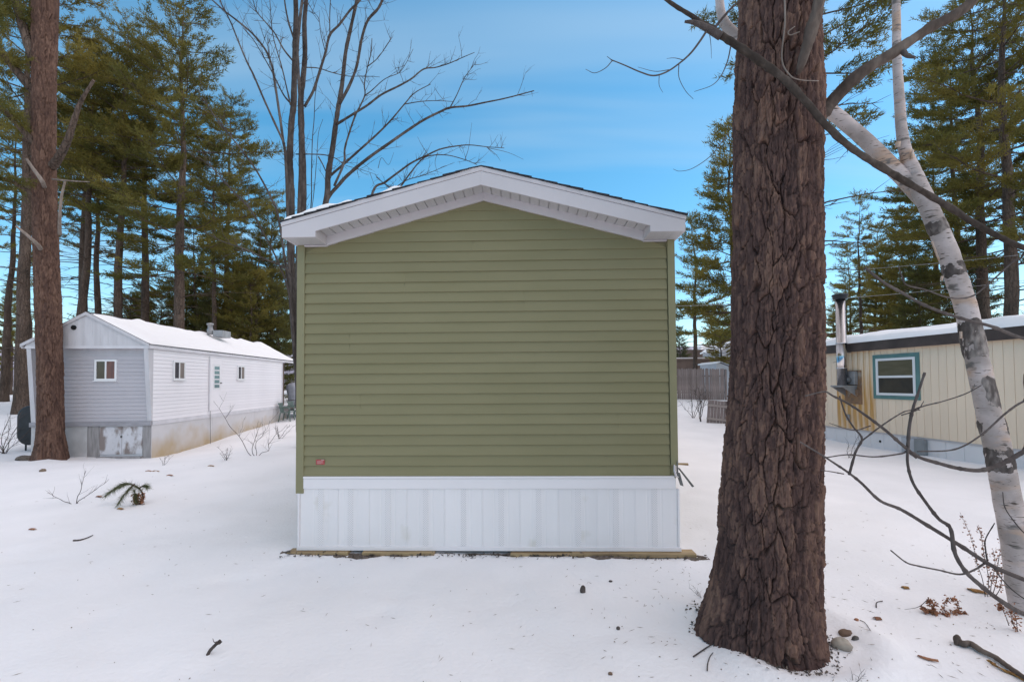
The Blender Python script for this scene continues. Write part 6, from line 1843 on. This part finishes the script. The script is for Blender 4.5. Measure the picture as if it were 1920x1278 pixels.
def sapling(name, label, px, py, hpx, seed, n=3, spread=.5, r=.006, fan=None, cat='shrub', group='bare saplings in the snow'):
    g = ground_hit(px, py)
    root = thing(name, label, cat, g, 0, group)
    rng = np.random.default_rng(seed)
    H = hpx / F * g.y
    for k in range(n):
        d = np.array([rng.uniform(-spread, spread), rng.uniform(-spread, spread), 1.0]) if fan is None else np.array([fan[k][0], rng.uniform(-.3, .3), fan[k][1]])
        t = np.linspace(0, 1, 8)[:, None]
        l = H * rng.uniform(.65, 1.05) if fan is None else H
        p = np.array([0, 0, -.04]) + d * l * t + np.cumsum(rng.normal(0, .022, (8, 3)), 0) * l + np.array([d[0] * .2, 0, 0]) * l * t ** 2
        p = smooth_path(p, 3)
        mb = MB().tube(p, np.linspace(r, r * .35, len(p)), 6)
        mb.build('stem', M['twig'], root, fix=False)
        mb = MB(); twigs_along(mb, p, rng, 7, l * .15, l * .42, r * .45, .35, 1)
        o = mb.build('twigs', M['twig'], root, fix=False); o['kind'] = 'stuff'
    return root
sapling('bare_sapling', 'bare wide branched sapling in the snow beside the white home foundation', 480, 853, 100, 3, 4, .55, .008, [(-.45, 1.0), (.25, .8), (.55, .6), (.0, .5)])
sapling('bare_sapling', 'small bare sapling low in the snow left of the pine seedling', 141, 944, 58, 4, 3, .5, .006, [(.12, 1.0), (.9, .75), (-.75, .35)])
sapling('bare_sapling', 'thin weedy stems in front of the hatch of the white home', 306, 872, 26, 5, 4, .7, .004)
sapling('bare_sapling', 'low dead weed stems in the snow below the white home door', 425, 862, 26, 6, 6, 1.2, .005)
sapling('bare_sapling', 'bare stems at the left of the gap beside the green home corner', 1300, 783, 50, 7, 5, .5, .012)
sapling('bare_sapling', 'bare upright stems in front of the picket fence', 1314, 790, 75, 8, 4, .25, .016)
sapling('bare_sapling', 'thin bare stem in the snow below the cream home window', 1590, 858, 50, 9, 3, .45, .007)
sapling('bare_sapling', 'tangle of bare brush at the left picture edge near the oil tank', 8, 850, 90, 10, 8, .9, .010)
sapling('bare_sapling', 'wispy twigs at the left foot of the big pine', 1318, 1118, 30, 12, 4, .9, .002)
sapling('bare_sapling', 'tiny dry stems near the chairs by the white home', 525, 822, 26, 13, 5, .8, .008)
sapling('bare_sapling', 'wispy dry twigs at the bottom edge right of the big pine', 1600, 1278, 30, 14, 4, 1.0, .002)

def build_seedling():
    g = ground_hit(262, 945)
    root = thing('pine_seedling', 'drooping young pine seedling poking from the snow on the left', 'plant', g)
    rng = np.random.default_rng(5)
    stems = [[(264, 946, 0), (268, 930, 0), (262, 916, 0), (248, 908, 0), (232, 906, 0), (214, 916, 0), (198, 928, 0)],
             [(252, 907, 0), (244, 915, -.1), (232, 928, -.15), (222, 944, -.18)], [(262, 914, 0), (270, 910, .05), (276, 912, .05)],
             [(264, 946, 0), (256, 938, -.05), (252, 920, -.05)], [(240, 907, 0), (225, 912, .1), (206, 922, .15)]]
    V = []
    for st in stems:
        path = smooth_path([P(a, b, g.y + d) - g for a, b, d in st], 6)
        MB().tube(path, np.linspace(.012, .005, len(path)), 6).build('stem', M['bark_far'], root, fix=False)
        for i in range(len(path) // 4, len(path)):
            tg = path[i] - path[i - 1]; tg /= np.linalg.norm(tg)
            for k in range(20):
                d = tg * .8 + rng.normal(0, .5, 3); d[2] -= .35; d /= np.linalg.norm(d)
                s = np.cross(d, rng.normal(size=3)); s /= np.linalg.norm(s)
                p = path[i] + rng.normal(0, .006, 3)
                V.extend([p - s * .0022, p + s * .0022, p + d * rng.uniform(.07, .13)])
    V = np.array(V)
    o = link('needles', fast_mesh('needles', V, np.arange(len(V)).reshape(-1, 3), 3, [M['seedling']]), root); o['kind'] = 'stuff'
    V, Fc = [], []
    for k in range(240):
        c = np.array(P(rng.choice([266, 258, 254]) + rng.normal(0, 3), rng.uniform(925, 946), g.y) - g); leaf_tris(V, Fc, c, rng, .035)
    o = link('dead_needles', fast_mesh('dead_needles', np.array(V), np.array(Fc), 3, [M['dry_fern']]), root); o['kind'] = 'stuff'
build_seedling()

def lump(name, label, px, py, w, h, mt, cat, seed, sink=.3, rot=0.0, flat=1.0, group=None, depth=None):
    """an irregular solid lying in the snow; w and h in metres"""
    g = ground_hit(px, py)
    rng = np.random.default_rng(seed)
    nu, nv = 18, 12
    V = []
    for j in range(nv + 1):
        b = math.pi * j / nv
        for i in range(nu):
            a = 2 * math.pi * i / nu
            V.append((math.sin(b) * math.cos(a), math.sin(b) * math.sin(a), math.cos(b)))
    V = np.array(V)
    nz = fbm(V[:, 0] * 1.6 + seed, V[:, 1] * 1.6 + V[:, 2] * 1.3, seed, 3)
    V = V * (1 + .35 * nz)[:, None] * np.array([w / 2, (depth or w * .7) / 2, h / 2])
    V[:, 2] += h / 2 - sink * h
    F_ = [(j * nu + i, (j + 1) * nu + i, (j + 1) * nu + (i + 1) % nu, j * nu + (i + 1) % nu) for j in range(nv) for i in range(nu)]
    o = MB().add(V.tolist(), F_, True).build(name, M[mt], None)
    o.location = g; o.rotation_euler = (0, 0, rot)
    return tag(o, label, cat, group)
lump('stone', 'pale rounded field stone against the big pine foot', 1578, 1212, .135, .085, 'rock', 'stone', 4, .3)
lump('stone', 'brown clod of earth behind the pale stone by the big pine', 1586, 1190, .10, .06, 'brown_rock', 'stone', 5, .35)
lump('bark_chunk', 'dark bark chunk right of the pale stone', 1604, 1200, .055, .05, 'bark_grey', 'bark', 6, .3)
lump('stump', 'small broken stump poking from the snow in front of the skirting', 1093, 1110, .050, .085, 'twig', 'stump', 7, .25)
lump('bark_chunk', 'dark bark crumb on the snow below the skirting right end', 1145, 1090, .035, .018, 'twig', 'bark', 8, .2)
lump('pine_cone', 'tiny dark cone scale cluster midway to the big pine', 1159, 1179, .03, .028, 'twig', 'cone', 9, .2)
lump('bark_chunk', 'brown bark chip at the bottom edge before the green home', 1144, 1264, .030, .022, 'brown_rock', 'bark', 10, .2)
lump('pine_cone', 'round rust brown cone on the snow right of the big pine', 1606, 1163, .035, .024, 'dry_leaf', 'cone', 12, .2)
lump('root_mound', 'dark earth mound at the left foot of the reddish pine', 52, 862, .55, .22, 'soil', 'mound', 13, .4)
lump('grass_tuft', 'pale grass tuft in the snow before the reddish pine', 80, 883, .13, .08, 'litter', 'grass', 14, .3)

def stick(name, label, pl, r0, r1, mt='twig', cat='stick', twigs=(), lift=.004):
    g0 = ground_hit(pl[0][0], pl[0][1])
    pts = []
    for q in pl:
        if len(q) == 2:
            g = ground_hit(*q); g.z += lift + r0 * .5
            pts.append(g - g0)
        else:
            g = P(q[0], q[1], q[2]); pts.append(g - g0)
    root = thing(name, label, cat, g0)
    path = smooth_path(pts, 7)
    rng = random.Random(int(pl[0][0]))
    rad = np.linspace(r0, r1, len(path)) * (1 + .10 * np.array([rng.uniform(-1, 1) for _ in path]))
    MB().tube(path, rad, 9).build('stem', M[mt], root, fix=False)
    for tw, r in twigs:
        p2 = smooth_path([P(a, b, g0.y + d) - g0 for a, b, d in tw], 5)
        MB().tube(p2, np.linspace(r, r * .5, len(p2)), 6).build('side_twig', M['twig'], root, fix=False)
    return root
gy = ground_hit(389, 1228).y
stick('broken_stick', 'short broken stick standing in the snow at the lower left', [(388, 1231, gy), (393, 1220, gy + .02), (402, 1210, gy + .02), (413, 1200, gy + .03)], .012, .011, 'twig', 'stick', [([(406, 1206, .02), (401, 1202, .02), (399, 1196, .02)], .003), ([(404, 1203, .03), (411, 1206, .03), (416, 1202, .03)], .007)])
stick('twig', 'thin forked twig lying on the snow at the left', [(137, 1014), (150, 1013), (163, 1009), (174, 1004)], .010, .005)
stick('twig', 'straight grey twig leaning at the left foot of the big pine', [(1300, 1232), (1325, 1215), (1350, 1200)], .005, .004)
stick('twig', 'short curved twig on the snow before the big pine', [(1326, 1258), (1327, 1245), (1331, 1232), (1337, 1224)], .004, .0025)
stick('twig', 'bent wiry twig on the snow right of the pale stone', [(1612, 1163), (1622, 1168), (1632, 1182)], .003, .002)
stick('twig', 'hooked twig standing beside the big pine', [(1643, 1139), (1644, 1130), (1655, 1127)], .004, .003)
stick('fallen_branch', 'dark fallen branch with a cone like end at the lower right corner', [(1793, 1203), (1805, 1212), (1820, 1212), (1840, 1225), (1865, 1237), (1890, 1255), (1930, 1282), (1980, 1310)], .022, .014, 'limb_wood', 'branch',
      [([(1826, 1218, -.01), (1834, 1213, -.01), (1846, 1216, -.02), (1856, 1228, -.03)], .004), ([(1866, 1236, -.04), (1865, 1226, -.04), (1857, 1217, -.04)], .004)], lift=.012)
lump('pine_cone', 'dark closed cone at the tip of the fallen branch', 1795, 1207, .055, .075, 'limb_wood', 'cone', 20, .12)
def slab(label, pl, w, mt, name='bark_strip', cat='bark'):
    g0 = ground_hit(*pl[0]); pts = []
    for q in pl:
        g = ground_hit(*q); pts.append(g - g0)
    path = smooth_path(pts, 6); n = len(path)
    rng = random.Random(n + int(pl[0][0]))
    v = []
    for i, p in enumerate(path):
        ww = w * (.55 + .45 * math.sin(math.pi * (i + .5) / n)) * rng.uniform(.8, 1.15)
        for s, z in ((-1, .004), (0, .016), (1, .004)):
            v.append((p[0] + rng.uniform(-.003, .003), p[1] + s * ww, p[2] + z + .004))
    f = [(3 * i + k, 3 * i + 3 + k, 3 * i + 4 + k, 3 * i + 1 + k) for i in range(n - 1) for k in (0, 1)]
    o = MB().add(v, f, True).build(name, M[mt], None); o.location = g0
    sd = o.modifiers.new('thick', 'SOLIDIFY'); sd.thickness = .004
    tag(o, label, cat)
slab('tan strip of peeled bark beside the fallen branch', [(1856, 1242), (1872, 1254), (1890, 1262), (1915, 1275), (1940, 1285)], .035, 'raw_leaf' if 'raw_leaf' in M else 'yellow_leaf')
slab('reddish splinter of bark on the snow near the bottom right', [(1722, 1232), (1738, 1237), (1758, 1241)], .014, 'dry_leaf')
slab('curled yellow brown leaf caught in weeds by the birch', [(1818, 1107), (1832, 1108), (1846, 1112)], .05, 'yellow_leaf', 'dry_leaf', 'leaf')
for i, (px, py, lab) in enumerate([(185, 932, 'brown leaf left of the pine seedling'), (225, 955, 'brown leaf just below the pine seedling'), (278, 884, 'brown leaf on the snow below the white home hatch'), (292, 884, 'dark curled leaf below the corner of the white home'),
                                   (318, 892, 'grey green leaf on the snow below the white home'), (395, 874, 'tan leaf under the white home door'), (60, 993, 'tan leaf far left in the open snow'), (1697, 1103, 'brown leaf on open snow below the cream home'), (1645, 1161, 'grey chip on the snow right of the rust cone')]):
    slab('small ' + lab, [(px - 5, py), (px, py - 1), (px + 6, py)], .028, 'dry_leaf' if i % 2 == 0 else 'yellow_leaf', 'dry_leaf', 'leaf')

def build_litter():
    """needles and crumbs dropped over the snow, far too many to count"""
    rng = np.random.default_rng(12)
    V, Fc = [], []
    N_ = 900
    xs, ys = [], []
    while len(xs) < N_:
        k = rng.random()
        if k < .5:
            x, y = rng.normal(1.9, .9), rng.normal(3.4, .8)
        elif k < .62:
            x, y = rng.uniform(-9, -2.6), rng.uniform(3, 13)
        else:
            x, y = rng.uniform(-5, 5), rng.uniform(1.9, 6.5)
        if abs(x + .3) < 2.15 and y > 5.02: continue
        if y < 1.5: continue
        xs.append(x); ys.append(y)
    xs = np.array(xs); ys = np.array(ys); zs = gz(xs, ys)
    for x, y, z in zip(xs, ys, zs):
        a = rng.uniform(0, 2 * np.pi)
        if rng.random() < .55:
            l, w, h = rng.uniform(.02, .07), rng.uniform(.0008, .0018), .002
        else:
            l = rng.uniform(.004, .011); w = l * rng.uniform(.4, .9); h = l * .6
        dx, dy = math.cos(a), math.sin(a)
        o = len(V)
        V.extend([(x - dx * l / 2, y - dy * l / 2, z + .003), (x - dy * w, y + dx * w, z + .002), (x + dx * l / 2, y + dy * l / 2, z + .004), (x + dy * w, y - dx * w, z + .002), (x, y, z + .003 + h)])
        Fc.extend([(o, o + 3, o + 4), (o + 3, o + 2, o + 4), (o + 2, o + 1, o + 4), (o + 1, o, o + 4)])
    o = link('needle_litter', fast_mesh('needle_litter', np.array(V), np.array(Fc), 3, [M['litter']]))
    tag(o, 'fallen needles and bark crumbs scattered over the snow', kind='stuff')
    # dark duff pressed against the big trunk
    V, Fc = [], []
    for k in range(500):
        a = rng.uniform(0, 2 * np.pi); r = .37 + abs(rng.normal(0, .07)) + .05 * math.sin(3 * a)
        x, y = BPB.x + r * math.cos(a), BPY + r * math.sin(a)
        leaf_tris(V, Fc, np.array([x, y, G(x, y) + .008]), rng, .022)
    o = link('bark_duff', fast_mesh('bark_duff', np.array(V), np.array(Fc), 3, [M['soil']]))
    tag(o, 'dark bark duff on the snow round the big pine foot', kind='stuff')
build_litter()
# lumber end lying behind the right corner
q = ground_hit(1281, 871)
o = MB().box(-.35, .10, -.04, .04, -.01, .035).build('plank', M['raw_wood'], None, .003)
o.location = q; o.rotation_euler = (0, 0, R(-8))
tag(o, 'yellow board end lying in the snow beyond the right corner', 'plank')
